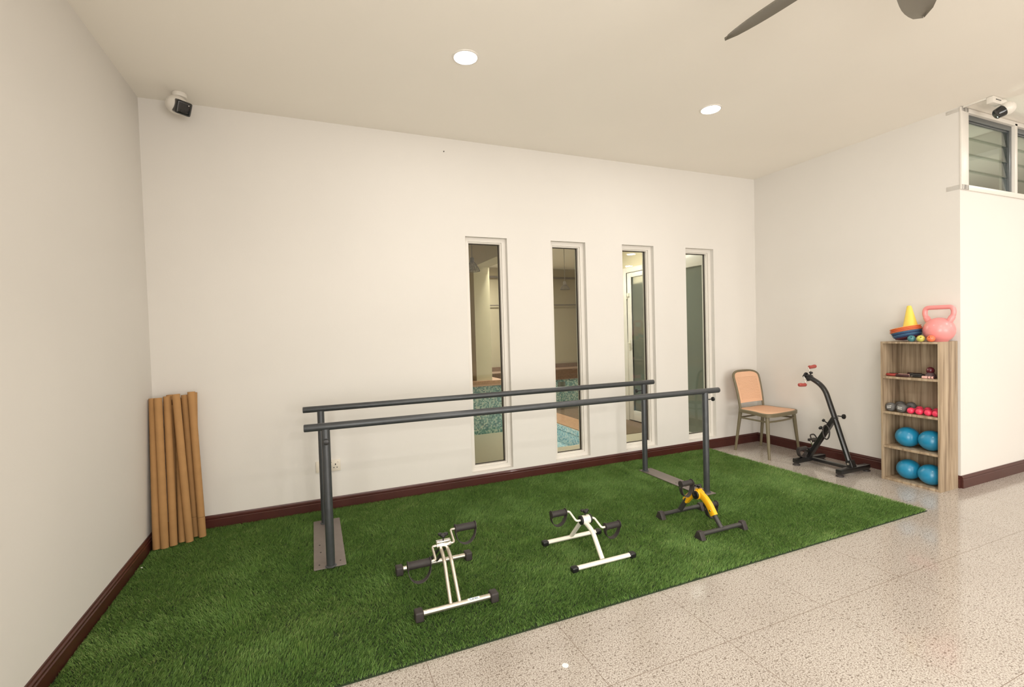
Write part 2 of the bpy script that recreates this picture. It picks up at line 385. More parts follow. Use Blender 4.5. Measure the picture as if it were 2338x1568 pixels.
# louvred window high in the wall at the right
w0 = bpy.data.objects.new('window_5', None); COL.objects.link(w0); w0.location = (6.5, -D+.05, LZ0); w0['kind'] = 'structure'
w = MB(); xm = [(LX0, 6.50), (6.54, LX1)]
y0, y1 = -D-.012, -D+.09
w.box((W-.0, y0, LZ0-.04), (LX1, y1, LZ0), .002); w.box((W-.0, y0, LZ1-.018), (LX1, y1, LZ1+.015), .002)
w.box((W-.004, y0, LZ0-.04), (LX0, y1-.09, LZ1+.015), .002)
w.box((6.50, y0, LZ0), (6.54, y1, LZ1), .002); w.box((LX1-.03, y0, LZ0), (LX1, y1, LZ1), .002)
w.build('window_frame', M_white, w0)
for (a, b) in xm:
    tr = MB(); tr.box((a, -D+.01, LZ1-.058), (b, -D+.05, LZ1-.018), .003); tr.box((a, -D+.02, LZ1-.07), (b, -D+.035, LZ1-.058), .002)
    tr.box((b-.035, -D+.01, LZ0), (b, -D+.06, LZ1-.05), .003); tr.box((b-.055, -D+.03, LZ0), (b-.042, -D+.045, LZ1-.05), .002); tr.box((a, -D+.04, LZ0), (a+.012, -D+.06, LZ1-.05), .002)
    tr.build('louvre_track', M_alum, w0)
    for k in range(4):
        z = LZ0-.002+k*.128; rot = Matrix.Rotation(math.radians(-5), 3, 'X')
        MB().box((a+.004, -D+.026, z), (b-.03, -D+.031, z+.146), .001, rot).build('louvre_pane', M_louvre, w0, 0)

# the room behind the louvres
struct('wall_side_room', MB().box((W+.12, .6, 0), (RX, .72, H)).box((RX, -D+.12, 0), (RX+.12, .72, H)).box((W+.0, .15, 0), (W+.12, .6, H)), M_wall)
struct('ceiling_side_room', MB().box((W, .15, H), (RX, .72, H+.1)), M_ceil)
struct('floor_side_room', MB().box((W+.12, .15, -.1), (RX, .72, 0)), M_floor)
struct('beam_side_room', MB().box((6.6, -D+.12, H-.16), (6.78, .6, H)), M_wall)

# ------------------------------------------------------------------ pool hall behind the back wall
HZ = 2.62
PX0, PX1, PY0, PY1 = 3.35, 4.2, .85, 3.1
fb = MB().box((-.5, .15, -.1), (PX0, 5.5, 0)).box((PX0, .15, -.1), (PX1, PY0, 0)).box((PX0, PY1, -.1), (PX1, 5.5, 0)).box((PX1, .15, -.1), (5.25, 1.0, 0)).box((PX1, 1.0, -.1), (4.2, 5.5, 0)).box((4.2, 1.0, -.1), (7.2, 5.5, 0))
struct('floor_pool_hall', fb, M_hallfloor)
struct('ceiling_pool_hall', MB().box((-.5, .15, HZ), (7.2, 5.5, HZ+.1)), M_ceil)
struct('wall_pool_hall', MB().box((-.5, 5.0, 0), (7.2, 5.1, HZ)).box((-.62, .15, 0), (-.5, 5.1, HZ)).box((7.2, .15, 0), (7.3, 5.1, HZ)), M_hallwall)
struct('trim_pool_hall', MB().box((-.5, 4.97, 0), (7.2, 5.0, .62)), M_band)
struct('pillar_pool_hall', MB().box((2.975, 1.97, .70), (3.19, 2.25, HZ)), M_col)
struct('beam_pool_hall', MB().box((2.975, .15, 2.19), (3.19, 1.97, HZ)).box((2.975, 2.25, 2.25), (3.19, 5.0, HZ)), M_col)
p = thing('pool_basin', 'sunken pool lined with pale blue mosaic, seen low through the second slot window', 'pool', (3.77, 2, -.35))
b = MB(); t = .01
b.box((PX0, PY0, -.26), (PX1, PY1, -.25)).box((PX0, PY0, -.25), (PX0+t, PY1, 0)).box((PX1-t, PY0, -.25), (PX1, PY1, 0)).box((PX0+t, PY0, -.25), (PX1-t, PY0+t, 0)).box((PX0+t, PY1-t, -.25), (PX1-t, PY1, 0))
b.build('mosaic_lining', M_mosaic2, p, 0)
MB().box((PX0+t, PY0+t, -.075), (PX1-t, PY1-t, -.07)).build('water', M_water, p, 0)
MB().box((PX1, 1.0, 0), (PX1+.38, PY1, .012), .003).build('coping', M_coping, p, 0)
MB().box((4.6, 1.0, 0), (5.2, 3.25, .006)).build('deck_strip', M_deck, p, 0)
p = thing('pool_tank', 'raised pool tank with teal mosaic side and tan coping, behind the first slot window', 'pool', (2.9, 2.4, 0))
MB().box((1.6, 1.95, 0), (3.34, 3.0, .63)).build('mosaic_wall', M_mosaic, p, 0)
MB().box((1.6, 1.92, .63), (3.34, 3.0, .70), .004).build('coping', M_coping, p, 0)
p = thing('pool_parapet', 'low teal mosaic pool wall with brown coping, beyond the second slot window', 'pool', (4.5, 3.4, 0))
MB().box((3.4, 3.3, 0), (5.6, 3.6, .48)).build('mosaic_wall', M_mosaic, p, 0)
MB().box((3.4, 3.27, .48), (5.6, 3.6, .66), .004).build('coping', M_band, p, 0)
MB().box((4.88, 3.285, .33), (5.02, 3.3, .44), .003).build('outlet_grille', M_drkglass, p, 0)
tag(MB().tube([(-.4, 4.9, 2.42), (7.1, 4.9, 2.42)], .022, 12).build('ceiling_pipe', M_plate), 'thin dark pipe running high across the far wall of the pool hall', 'pipe')
tag(MB().tube([(-.4, 4.93, 1.86), (7.1, 4.93, 1.86)], .012, 10).build('conduit', M_plate), 'thin grey conduit low on the far wall of the pool hall', 'pipe')
def pendant(x, y, zt, zb, r, label):
    t = thing('pendant_lamp', label, 'lamp', (x, y, HZ), 0, 'wire pendant lamps in the pool hall')
    MB().cyl((x, y, HZ-.02), (x, y, HZ), .04).build('canopy', M_pend, t)
    MB().tube([(x, y, HZ-.02), (x, y, zt+.02)], .004, 8).build('cord', M_pend, t)
    MB().cyl((x, y, zt-.03), (x, y, zt+.03), .024, 16, .006).build('lamp_holder', M_pend, t)
    sh = MB(); h = zt-zb
    prof = [(.02+(r-.02)*(k/8)**.75, zt-.02-(h-.02)*k/8) for k in range(9)]
    for j in range(16):
        a = 2*PI*j/16; sh.tube([(x+q*math.cos(a), y+q*math.sin(a), z) for q, z in prof], .0022, 6)
    for q, z in prof[2:]: sh.tube([(x+q*math.cos(2*PI*j/24), y+q*math.sin(2*PI*j/24), z) for j in range(24)], .0022 if q != prof[-1][0] else .004, 6, closed=True)
    sh.build('wire_shade', M_pend, t)
pendant(2.805, 1.5, 2.20, 2.07, .09, 'brown wire pendant lamp seen at the top of the leftmost slot window')
pendant(4.62, 2.5, 2.05, 1.955, .075, 'small dark wire pendant lamp seen in the second slot window')
# white glazed door and glazed screen at the right end of the pool hall
GX = 5.2
struct('wall_pool_hall_right', MB().box((GX, .15, 2.19), (GX+.1, 1.80, HZ)).box((GX, 1.80, 0), (GX+.1, 1.95, HZ)).box((GX, .15, 0), (GX+.1, .2, 2.19)).box((GX, .98, 0), (GX+.1, 1.05, 2.19)).box((GX+.1, 1.85, 0), (7.2, 1.95, HZ)), M_col)
d0 = bpy.data.objects.new('door_1', None); COL.objects.link(d0); d0.location = (GX, 1.4, 0); d0['kind'] = 'structure'
w = MB()
w.box((GX-.02, 1.72, 0), (GX+.06, 1.80, 2.19), .004).box((GX-.02, 1.05, 2.12), (GX+.06, 1.72, 2.19), .004)
w.box((GX-.01, 1.62, .02), (GX+.04, 1.715, 2.115), .004).box((GX-.01, 1.06, .02), (GX+.04, 1.15, 2.115), .004).box((GX-.01, 1.15, .02), (GX+.04, 1.62, .16), .004).box((GX-.01, 1.15, 2.05), (GX+.04, 1.62, 2.115), .004)
w.build('door_frame', M_white, d0); MB().box((GX+.01, 1.15, .16), (GX+.018, 1.62, 2.05)).build('door_pane', M_drkglass, d0, 0)
h = MB(); h.box((GX-.02, 1.65, 1.02), (GX-.01, 1.69, 1.16), .003); h.tube(fillet([(GX-.015, 1.67, 1.12), (GX-.05, 1.67, 1.12), (GX-.05, 1.60, 1.12)], .012), .007, 10); h.build('door_handle', M_chrhandle, d0)
h = MB(); h.box((GX-.03, 1.66, 1.78), (GX-.01, 1.70, 1.83), .003); h.cyl((GX-.03, 1.71, 1.76), (GX-.01, 1.71, 1.76), .012); h.build('door_latch', M_chrhandle, d0)
d0 = bpy.data.objects.new('window_6', None); COL.objects.link(d0); d0.location = (GX, .6, 0); d0['kind'] = 'structure'
w = MB(); w.box((GX-.02, .2, 0), (GX+.05, .26, 2.19), .004).box((GX-.02, .92, 0), (GX+.05, .98, 2.19), .004).box((GX-.02, .26, 0), (GX+.05, .92, .05), .004).box((GX-.02, .26, 2.04), (GX+.05, .92, 2.19), .004)
w.build('window_frame', M_white, d0); MB().box((GX+.012, .26, .05), (GX+.02, .92, 2.04)).build('pane', M_panel, d0, 0)
def hall_light(x, y, label):
    t = thing('ceiling_light', label, 'ceiling light', (x, y, HZ))
    MB().lathe([(.05, HZ-.004), (.065, HZ-.006), (.068, HZ)], Matrix.Translation((x, y, 0))).build('trim_ring', M_white, t); MB().cyl((x, y, HZ-.005), (x, y, HZ-.002), .052).build('diffuser', M_led, t)
hall_light(4.62, 1.62, 'small lit round downlight on the pool hall ceiling, seen in the third slot window')
hall_light(4.05, 2.3, 'small lit round downlight on the pool hall ceiling, seen in the second slot window')

# ------------------------------------------------------------------ artificial grass mat
T = .018
GX1, GY1 = 4.93, -2.0
def grass():
    root = thing('artificial_grass_mat', 'large green artificial grass mat laid from the left wall along the back wall', 'grass mat', (2.46, -1.0, 0))
    MB().box((.017, GY1, 0), (GX1, -.017, .004)).build('backing', M_backing, root, 0)
    rs = np.random.RandomState(3); n = 520000
    x = .02+rs.rand(n)*(GX1-.025); y = GY1+.003+rs.rand(n)*(-.02-GY1-.003)
    def fld(sc, seed):          # smooth value noise
        r2 = np.random.RandomState(seed); g = r2.rand(int(6/sc)+4, int(3/sc)+4)
        u = x/sc; v = (y-GY1)/sc; i = u.astype(int); j = v.astype(int); a = u-i; b = v-j; a = a*a*(3-2*a); b = b*b*(3-2*b)
        return g[i, j]*(1-a)*(1-b)+g[i+1, j]*a*(1-b)+g[i, j+1]*(1-a)*b+g[i+1, j+1]*a*b
    f1 = fld(.35, 1)*.6+fld(.12, 2)*.4; f2 = fld(.09, 5); f3 = fld(.5, 8)*.5+fld(.05, 9)*.5
    # crushed spots like those on the mat
    cr = np.zeros(n)
    for cx, cy, sx, sy in ((.665, -.70, .03, .05), (.65, -.83, .05, .04), (.60, -1.16, .05, .07), (.65, -1.40, .07, .10), (1.27, -1.465, .05, .03), (1.40, -1.53, .08, .03), (.44, -.80, .10, .03), (.93, -1.72, .05, .06), (1.28, -.92, .08, .02), (2.14, -1.63, .06, .03), (1.75, -.95, .05, .04),
                           (2.55, -.55, .07, .04), (2.2, -1.2, .12, .04), (2.05, -.98, .05, .05), (3.6, -1.05, .08, .03), (3.35, -.62, .10, .03), (4.0, -1.45, .08, .03), (.8, -1.8, .15, .04), (2.9, -1.5, .09, .03), (2.5, -1.58, .06, .04)):
        cr = np.maximum(cr, np.exp(-(((x-cx)/sx)**2+((y-cy)/sy)**2))*(.5+f2))
    hgt = (.0165+rs.rand(n)*.006)*(1+.30*np.clip(cr, 0, 1)); lean = (.009+.007*rs.rand(n))*(1-.8*np.clip(cr, 0, 1))
    ang = -1.2+2.2*(f1-.5)*2+rs.randn(n)*.9
    # edges fray outwards and down
    dx, dy = np.cos(ang)*lean, np.sin(ang)*lean
    dx = np.where(x < .035, np.abs(dx), dx); dy = np.where(y > -.035, -np.abs(dy), dy)
    th = rs.rand(n)*PI; wx, wy = np.cos(th)*.0011, np.sin(th)*.0011
    co = np.empty((n, 5, 3), np.float32); z0 = .003
    co[:, 0] = np.stack([x-wx, y-wy, x*0+z0], 1); co[:, 1] = np.stack([x+wx, y+wy, x*0+z0], 1)
    co[:, 2] = np.stack([x+wx*.8+dx*.35, y+wy*.8+dy*.35, z0+hgt*.6], 1); co[:, 3] = np.stack([x-wx*.8+dx*.35, y-wy*.8+dy*.35, z0+hgt*.6], 1)
    co[:, 4] = np.stack([x+dx, y+dy, z0+hgt*.93], 1)
    me = bpy.data.meshes.new('pile'); me.vertices.add(n*5); me.vertices.foreach_set('co', co.ravel())
    base = np.arange(n, dtype=np.int32)*5
    lv = np.stack([base, base+1, base+2, base+3, base+3, base+2, base+4], 1).ravel()
    me.loops.add(n*7); me.loops.foreach_set('vertex_index', lv)
    me.polygons.add(n*2); ls = np.stack([np.arange(n)*7, np.arange(n)*7+4], 1).ravel().astype(np.int32); lt = np.tile(np.array([4, 3], np.int32), n)
    me.polygons.foreach_set('loop_start', ls); me.polygons.foreach_set('loop_total', lt)
    at = me.attributes.new('fibre', 'FLOAT', 'POINT')
    val = np.clip(rs.rand(n)*.75+f3*.35-.05, 0, .99)
    at.data.foreach_set('value', np.repeat(val, 5).astype(np.float32))
    me.update(calc_edges=True); me.materials.append(M_turf)
    me.transform(Matrix.Translation(-root.location))
    o = bpy.data.objects.new('pile', me); COL.objects.link(o); o.parent = root; o['kind'] = 'stuff'
grass()

# ------------------------------------------------------------------ ceiling fittings
for k, (x, y) in enumerate(DL):
    t = thing('ceiling_light', ['lit round recessed downlight nearer the left wall, left of the fan', 'lit round recessed downlight nearer the right wall, above the slot windows'][k], 'ceiling light', (x, y, H), 0, 'recessed downlights')
    MB().lathe([(.066, H-.004), (.070, H-.006), (.078, H-.004), (.080, H)], Matrix.Translation((x, y, 0))).build('trim_ring', M_white, t)
    MB().cyl((x, y, H-.008), (x, y, H-.003), .067, 32).build('diffuser', M_led, t)

def fan():
    hx, hy, z = 2.925, -2.925, 2.69; R = .715
    t = thing('ceiling_fan', 'grey ceiling fan at the top edge of the photo, only blade tips showing', 'fan', (hx, hy, H))
    MB().cyl((hx, hy, H-.05), (hx, hy, H), .06, 32, .01).build('canopy', M_fan, t)
    MB().tube([(hx, hy, H-.05), (hx, hy, z+.06)], .014, 16).build('downrod', M_fan, t)
    MB().lathe([(.03, z+.10), (.09, z+.08), (.12, z+.04), (.12, z-.02), (.09, z-.06), (.0, z-.065)], Matrix.Translation((hx, hy, 0))).build('motor_housing', M_fan, t)
    for k in range(5):
        a = math.radians(94.5-72*k); mb = MB()
        out = []
        n = 14
        for i in range(n+1):
            u = .11+(R-.11)*i/n; w = .058+.012*math.sin(PI*min(1, i/n*1.1))
            if i > n-5: w *= math.sqrt(max(.0004, 1-((i-(n-5))/5)**2))
            out.append((u, w))
        pitch = math.radians(-16); m = Matrix.Translation((hx, hy, z)) @ Matrix.Rotation(a, 4, 'Z') @ Matrix.Rotation(pitch, 4, 'X')
        rows = []
        for u, w in out:
            r_ = []
            for v, zz in ((-1, 0), (-.5, .006), (0, .008), (.5, .006), (1, 0)): r_.append((mb.bm.verts.new(m @ Vector((u, v*w, zz+.003))), mb.bm.verts.new(m @ Vector((u, v*w, zz-.003)))))
            rows.append(r_)
        for A, B in zip(rows, rows[1:]):
            for j in range(4):
                mb.bm.faces.new((A[j][0], A[j+1][0], B[j+1][0], B[j][0])); mb.bm.faces.new((A[j+1][1], A[j][1], B[j][1], B[j+1][1]))
            mb.bm.faces.new((A[0][0], B[0][0], B[0][1], A[0][1])); mb.bm.faces.new((A[4][1], B[4][1], B[4][0], A[4][0]))
        for A in (rows[0], rows[-1]):
            for j in range(4): mb.bm.faces.new((A[j][0], A[j][1], A[j+1][1], A[j+1][0]))
        mb.build('blade', M_fan, t)
fan()

def axis_m(loc, d, up=(0, 0, 1)):
    d = Vector(d).normalized(); x = Vector(up).cross(d).normalized(); y = d.cross(x)
    m = Matrix((x, y, d)).transposed().to_4x4(); m.translation = loc; return m
def cctv_left():
    x, y = .262, -.15
    t = thing('security_camera', 'white dome security camera with black face on the ceiling, near the left corner', 'security camera', (x, y, H), 0, 'ceiling security cameras')
    MB().cyl((x+.005, y, H-.03), (x+.005, y, H), .042, 32, .005).build('mount', M_cam, t)
    d = Vector((.50, -.62, -.38)).normalized(); c = Vector((x-.012, y, H-.078))
    m = axis_m(c, d)
    MB().ball(c, .064, (1, 1, .92)).build('shell', M_cam, t)
    f = MB(); tb_ = bmesh.new(); bmesh.ops.create_cube(tb_, size=1)
    for v in tb_.verts: v.co = Vector((v.co.x*.094, v.co.y*.088, v.co.z*.06+.040))
    bmesh.ops.bevel(tb_, geom=list(tb_.edges), offset=.016, segments=4, affect='EDGES', profile=.6); tb_.transform(axis_m(c+Vector((.012, 0, -.008)), d)); f.add(tb_); f.build('face', M_lens, t)
    MB().lathe([(.0, .0), (.013, .0), (.015, .002), (.011, .0035), (0, .002)], axis_m(c+Vector((.012, 0, -.008)), d) @ Matrix.Translation((0, -.022, .0695)) @ Matrix.Diagonal((1.7, .7, 1, 1)), 24, False, False).build('lens', M_bolt, t)
    MB().ball((0, 0, 0), .0035, seg=12).build('status_light', M_cam, t).data.transform(Matrix.Translation(c+d*.072+Vector((.035, .0, .012))))
cctv_left()
def cctv_right():
    t = thing('security_camera', 'white security camera with dark lens on a ceiling bracket above the louvred window', 'security camera', (5.86, -2.0, H), 0, 'ceiling security cameras')
    b = MB(); b.box((5.70, -2.045, H-.05), (5.825, -2.005, H-.002), .004); b.build('junction_box', M_cam, t)
    v = MB()
    for k in range(6): v.box((5.735+k*.013, -2.047, H-.026), (5.741+k*.013, -2.0445, H-.020))
    v.build('vent_slots', M_bolt, t)
    MB().tube(fillet([(5.80, -2.025, H-.024), (5.86, -2.04, H-.024), (5.87, -2.05, H-.055)], .02), .02, 16).build('arm', M_cam, t)
    c = Vector((5.872, -2.055, 2.90)); d = Vector((-.60, .60, -.42)).normalized()
    MB().ball(c, .049).build('shell', M_cam, t)
    MB().lathe([(.0, .0), (.0405, .012), (.0415, .04), (.036, .072), (.028, .078), (0, .079)], axis_m(c, d)).build('lens_barrel', M_lens, t)
cctv_right()
tr = MB(); tr.box((W+.012, -2.004, H-.012), (W+.028, -D-.014, H), .002)
tag(tr.build('cable_trunking', M_cam), 'white cable trunking on the ceiling leading from the louvred window to the camera', 'trunking')

# ------------------------------------------------------------------ sockets
for k, (a, b) in enumerate(((1.005, 1.091), (1.095, 1.181))):
    t = thing('wall_socket', ['ivory wall socket plate with small dark screws, left of its twin behind the posts', 'ivory three-pin wall socket with a switch, right of its twin behind the posts'][k], 'socket', ((a+b)/2, 0, .343), 0, 'sockets on the back wall')
    MB().box((a, -.009, .300), (b, 0, .385), .002).build('face_plate', M_socket, t)
    cx = (a+b)/2+.006; h = MB()
    if k:
        for dx, dz, w, hh in ((0, .008, .0035, .006), (-.0115, -.016, .004, .003), (.0115, -.016, .004, .003)): h.box((cx+dx-w, -.0098, .343+dz-hh), (cx+dx+w, -.0085, .343+dz+hh))
        h.build('pin_holes', M_bolt, t)
        MB().box((b-.022, -.013, .362), (b-.012, -.008, .376), .001).build('switch', M_socket, t)
        MB().box((a+.012, -.0098, .366), (a+.022, -.0085, .37)).build('indicator', M_bolt, t)
    else:
        for dz in (-.027, .027): MB().cyl((a+.032, -.0102, .343+dz), (a+.032, -.008, .343+dz), .003, 12).build('screw', M_bolt, t)

# ------------------------------------------------------------------ cardboard tubes in the corner
RT = .0225
tubes = [((.052, -.262), (.028, -.102), .965, 'at the far left end, touching the left wall'), ((.096, -.268), (.064, -.130), .968, 'second from the left end of the row'), ((.138, -.245), (.106, -.098), .972, 'third from the left, its foot in the middle of the row'),
         ((.178, -.207), (.150, -.040), .95, 'fourth from the left, its top hidden behind another tube'), ((.222, -.226), (.162, -.122), .985, 'fifth from the left, leaning in front of others'),
         ((.243, -.140), (.196, -.050), .97, 'thin-looking one squeezed second from the right'), ((.284, -.170), (.238, -.072), .99, 'rightmost of the row, with a seam near its foot'),
         ((.150, -.155), (.108, -.032), .975, 'behind the row, with a torn patch near its top'), ((.225, -.075), (.242, -.028), .98, 'behind the rightmost tube at the back wall')]
for (bx, by), (tx, ty), hz, lab in tubes:
    t = thing('cardboard_tube', 'cardboard tube, '+lab, 'tube', (bx, by, T-.004), 0, 'cardboard tubes leaning in the corner')
    mb = MB(); a = Vector((bx, by, T-.004+.004)); b = Vector((tx, ty, hz)); d = (b-a).normalized(); m = axis_m(a, d); L = (b-a).length
    mb.lathe([(RT-.004, .002), (RT-.001, 0), (RT, .002), (RT, L-.002), (RT-.001, L), (RT-.004, L), (RT-.004, L-.0), (RT-.004, .002)], m, 28, False, False)
    mb.build('tube_wall', M_card, t)
    if 'seam' in lab or 'squeezed' in lab:
        z = .13; MB().lathe([(RT+.0002, z), (RT+.0008, z+.001), (RT+.0002, z+.002)], m, 28, False, False).build('tape_seam', M_cardin, t)
    if 'torn' in lab:
        MB().box((-.006, 0, 0), (.006, .002, .035), 0, axis_m((0, 0, 0), d).to_3x3()).build('torn_patch', M_cardin, t).data.transform(Matrix.Translation(root_matrix(t).inverted() @ (a+d*(L-.05)+Vector((.012, -RT+.002, 0)))-(root_matrix(t).inverted() @ Vector((0, .001, .0175)))))

# ------------------------------------------------------------------ parallel bars
def parallel_bars():
    t = thing('parallel_bars', 'long charcoal steel parallel walking bars on flat base plates on the grass mat', 'parallel bars', (2.45, -.69, T))
    zr = .829; PZ = T+.006
    rails = [((.952, -1.01, zr), (3.985, -1.07, zr-.004)), ((.935, -.32, zr+.006), (3.90, -.39, zr+.006))]
    for a, b in rails:
        o = MB().cyl(a, b, .0215, 28, .004).build('rail', M_steel, t)
    posts = [(1.066, -1.012, 0), (1.05, -.325, 1), (3.846, -1.068, 0), (3.788, -.388, 1)]
    for (x, y, fr) in posts:
        top = zr-.014+.006*fr
        po = MB().tube([(x, y, PZ), (x, y, top-.0)], .0235, 28).build('post', M_steel, t)
        MB().lathe([(.0235, 0), (.031, 0), (.031, .003), (.0245, .008), (.0235, .008)], Matrix.Translation((x, y, PZ)), 28, False, False).build('weld_collar', M_steel, po)
    for (x0, x1, y0, y1) in ((.975, 1.150, -1.024, -.262), (3.755, 3.893, -1.115, -.340)):
        bp = MB().box((x0, y0, T), (x1, y1, PZ), .0015).build('base_plate', M_plate, t)
        for hx, hy in ((x0+.03, y0+.05), (x0+.04, y0+.22), (x0+.035, y0+.33), (x1-.03, y0+.06)):
            MB().cyl((hx, hy, PZ), (hx, hy, PZ+.0015), .0045, 12).build('screw', M_bolt, bp)
    # height locking knobs
    for (x, y, d, z) in ((1.066, -1.012, (0, -1, 0), .747), (3.846, -1.068, (1, 0, 0), .757), (3.788, -.388, (-1, 0, 0), .765), (1.05, -.325, (0, 1, 0), .765)):
        d = Vector(d); c = Vector((x, y, z)); k = MB()
        ext = .05 if abs(d.x) else .008
        k.cyl(c+d*.02, c+d*(.024+ext), .004, 10); k.cyl(c+d*(.022+ext), c+d*(.038+ext), .0165, 20, .004); k.build('locking_knob', M_blackp, t)
parallel_bars()

# ------------------------------------------------------------------ pedal exercisers
def d_pedal(t, c, L, r, dep, ang=0, band=.028, flange=True):
    """foam roller along x with a D shaped strap hanging under it"""
    c = Vector(c); rx = Matrix.Rotation(ang, 3, 'X')
    p = MB().cyl(c-Vector((L/2, 0, 0)), c+Vector((L/2, 0, 0)), r, 24, .003).build('pedal', M_foam, t)
    s = MB(); n = 22; hw = L/2+.003; out = []
    for i in range(n+1):
        a = PI*i/n; out.append((-hw*math.cos(a), -dep*math.sin(a)**.8))
    out = [(-hw, r*.9)]+out+[(hw, r*.9)]
    pts = [c+rx @ Vector((x, 0, z)) for x, z in out]
    s.sweep(pts, [(-band/2, -.0018), (band/2, -.0018), (band/2, .0018), (-band/2, .0018)], False, None)
    s.bm.free(); s = MB(); rows = []
    for i, (x, z) in enumerate(out):
        q = out[max(i-1, 0)], out[min(i+1, len(out)-1)]; tx, tz = q[1][0]-q[0][0], q[1][1]-q[0][1]; l = math.hypot(tx, tz) or 1
        nx, nz = -tz/l*.0018, tx/l*.0018
        w = band/2*(1.0 if 1 < i < len(out)-2 else 1.15)
        rows.append([s.bm.verts.new(c+rx @ Vector(v)) for v in ((x+nx, -w, z+nz), (x+nx, w, z+nz), (x-nx, w, z-nz), (x-nx, -w, z-nz))])
    for A, B in zip(rows, rows[1:]):
        for j in range(4): s.bm.faces.new((A[j], A[(j+1) % 4], B[(j+1) % 4], B[j]))
    s.bm.faces.new(rows[0]); s.bm.faces.new(rows[-1][::-1])
    if flange:
        for sg in (-1, 1): s.lathe([(0, -.002), (r*1.25, -.002), (r*1.25, .002), (0, .002)], axis_m(c+Vector((sg*(L/2+.001), 0, 0)), (1, 0, 0)), 20, False, False)
    s.build('strap', M_blackm if False else M_rub, p)
    return p
def tknob(t, base, top, r, lobes=True, m=None):
    k = MB(); base, top = Vector(base), Vector(top); k.cyl(base, top, .004, 10)
    if lobes:
        k.cyl(top-Vector((0, 0, .004)), top+Vector((0, 0, .010)), r*.55, 20, .002)
        for j in range(3):
            a = 2*PI*j/3+.3; q = top+Vector((math.cos(a), math.sin(a), 0))*r*.6
            k.cyl(q, q+Vector((0, 0, .011)), r*.42, 14, .002)
    else: k.cyl(top-Vector((0, 0, .002)), top+Vector((0, 0, .010)), r, 20, .004)
    k.build('resistance_knob', M_blackp, t)

# silver one -----------------------------------------------------------
t = thing('pedal_exerciser', 'silver pedal exerciser with twin curved tubes and black block feet, nearest the camera', 'pedal exerciser', (1.6, -1.5, T), 0, 'pedal exercisers on the grass mat')
hy, hz = -1.53, .252; zb = T+.024
for y, x0, x1 in ((-1.733, 1.442, 1.776), (-1.268, 1.43, 1.79)):
    bar = MB().cyl((x0, y, zb), (x1, y, zb), .0125, 24).build('base_bar', M_silver, t)
    for x in (x0-.018, x1+.018):
        MB().box((x-.02, y-.026, T-.003), (x+.02, y+.026, zb+.020), .008, seg=3).build('rubber_foot', M_rub, bar)
    if y < -1.5:
        tm = Matrix.Translation((1.69, y-.007, zb+.0115)) @ Matrix.Rotation(math.radians(32), 4, 'X')
        MB().box((1.66, y-.0085, zb+.0085), (1.72, y+.0015, zb+.0125), 0, Matrix.Rotation(math.radians(32), 3, 'X')).build('sticker', M_txt, bar)
        text_mesh('sticker_text', 'Carex', .017, Matrix.Translation((1.69, y-.0052, zb+.0128)) @ Matrix.Rotation(math.radians(32), 4, 'X'), M_blue, bar)
for dx in (-.022, .022):
    MB().tube(fillet([(1.6+dx*.75, hy-.008, hz-.014), (1.6+dx*.8, hy-.075, hz-.035), (1.6+dx, -1.727, zb+.008)], .07, 10), .0095, 16).build('front_leg', M_silver, t)
    MB().tube(fillet([(1.6+dx*.75, hy+.008, hz-.014), (1.6+dx*.8, hy+.05, hz-.045), (1.6+dx, -1.272, zb+.008)], .05, 10), .0085, 14).build('rear_leg', M_dkgrey, t)  # dark grey stands for the shade on these silver tubes
hs = MB(); hs.cyl((1.562, hy, hz), (1.638, hy, hz), .019, 28, .002); hs.box((1.563, hy-.012, hz+.012), (1.637, hy+.012, hz+.024), .001); hs.build('crank_housing', M_chrome, t)
tknob(t, (1.6, hy, hz+.02), (1.6, hy, hz+.045), .028)
v = Vector((0, -.070, -.040))
for sg in (1, -1):   # 1 = left (towards camera), -1 = right
    x0 = 1.6-sg*.036; q = Vector((x0, hy, hz)); vv = v*sg
    path = [q, q+Vector((-sg*.022, 0, 0)), q+Vector((-sg*.022, 0, 0))+vv, q+Vector((-sg*.05, 0, 0))+vv]
    MB().tube(fillet(path, .016, 6), .0065, 14).build('crank_arm', M_silver, t)
    d_pedal(t, q+Vector((-sg*.105, 0, 0))+vv, .108, .019, .088, math.radians(-4))
# white one -------------------------------------------------------------
t = thing('pedal_exerciser', 'white enamelled pedal exerciser with black end caps, middle one of the three', 'pedal exerciser', (2.48, -1.48, T), 0, 'pedal exercisers on the grass mat')
hy, hz = -1.48, .204; zb = T+.014
for y in (-1.668, -1.312):
    bar = MB().rect([(2.31, y, zb), (2.655, y, zb)], .030, .022, (0, 0, 1), .009).build('base_bar', M_whitem, t)
    for x in (2.292, 2.673): MB().box((x-.02, y-.018, T-.003), (x+.02, y+.018, zb+.013), .009, seg=3).build('end_cap', M_blackp, bar)
MB().tube(fillet([(2.48, hy+.005, hz-.018), (2.48, -1.555, .168), (2.48, -1.655, zb+.008)], .05, 10), .0135, 20).build('front_leg', M_whitem, t)
MB().rect([(2.475, hy+.02, hz-.005), (2.475, -1.316, zb+.008)], .027, .016, (0, 1, 0), .003).build('rear_leg', M_whitem, t)
MB().cyl((2.455, hy, hz), (2.508, hy, hz), .0255, 28, .002).build('crank_housing', M_whitem, t)
for x0 in (2.445, 2.505): MB().cyl((x0, hy, hz), (x0+.012, hy, hz), .0275, 28, .003).build('bearing_cap', M_blackp, t)
tknob(t, (2.48, hy, hz+.022), (2.48, hy, hz+.046), .027)
v = Vector((0, .072, .036))
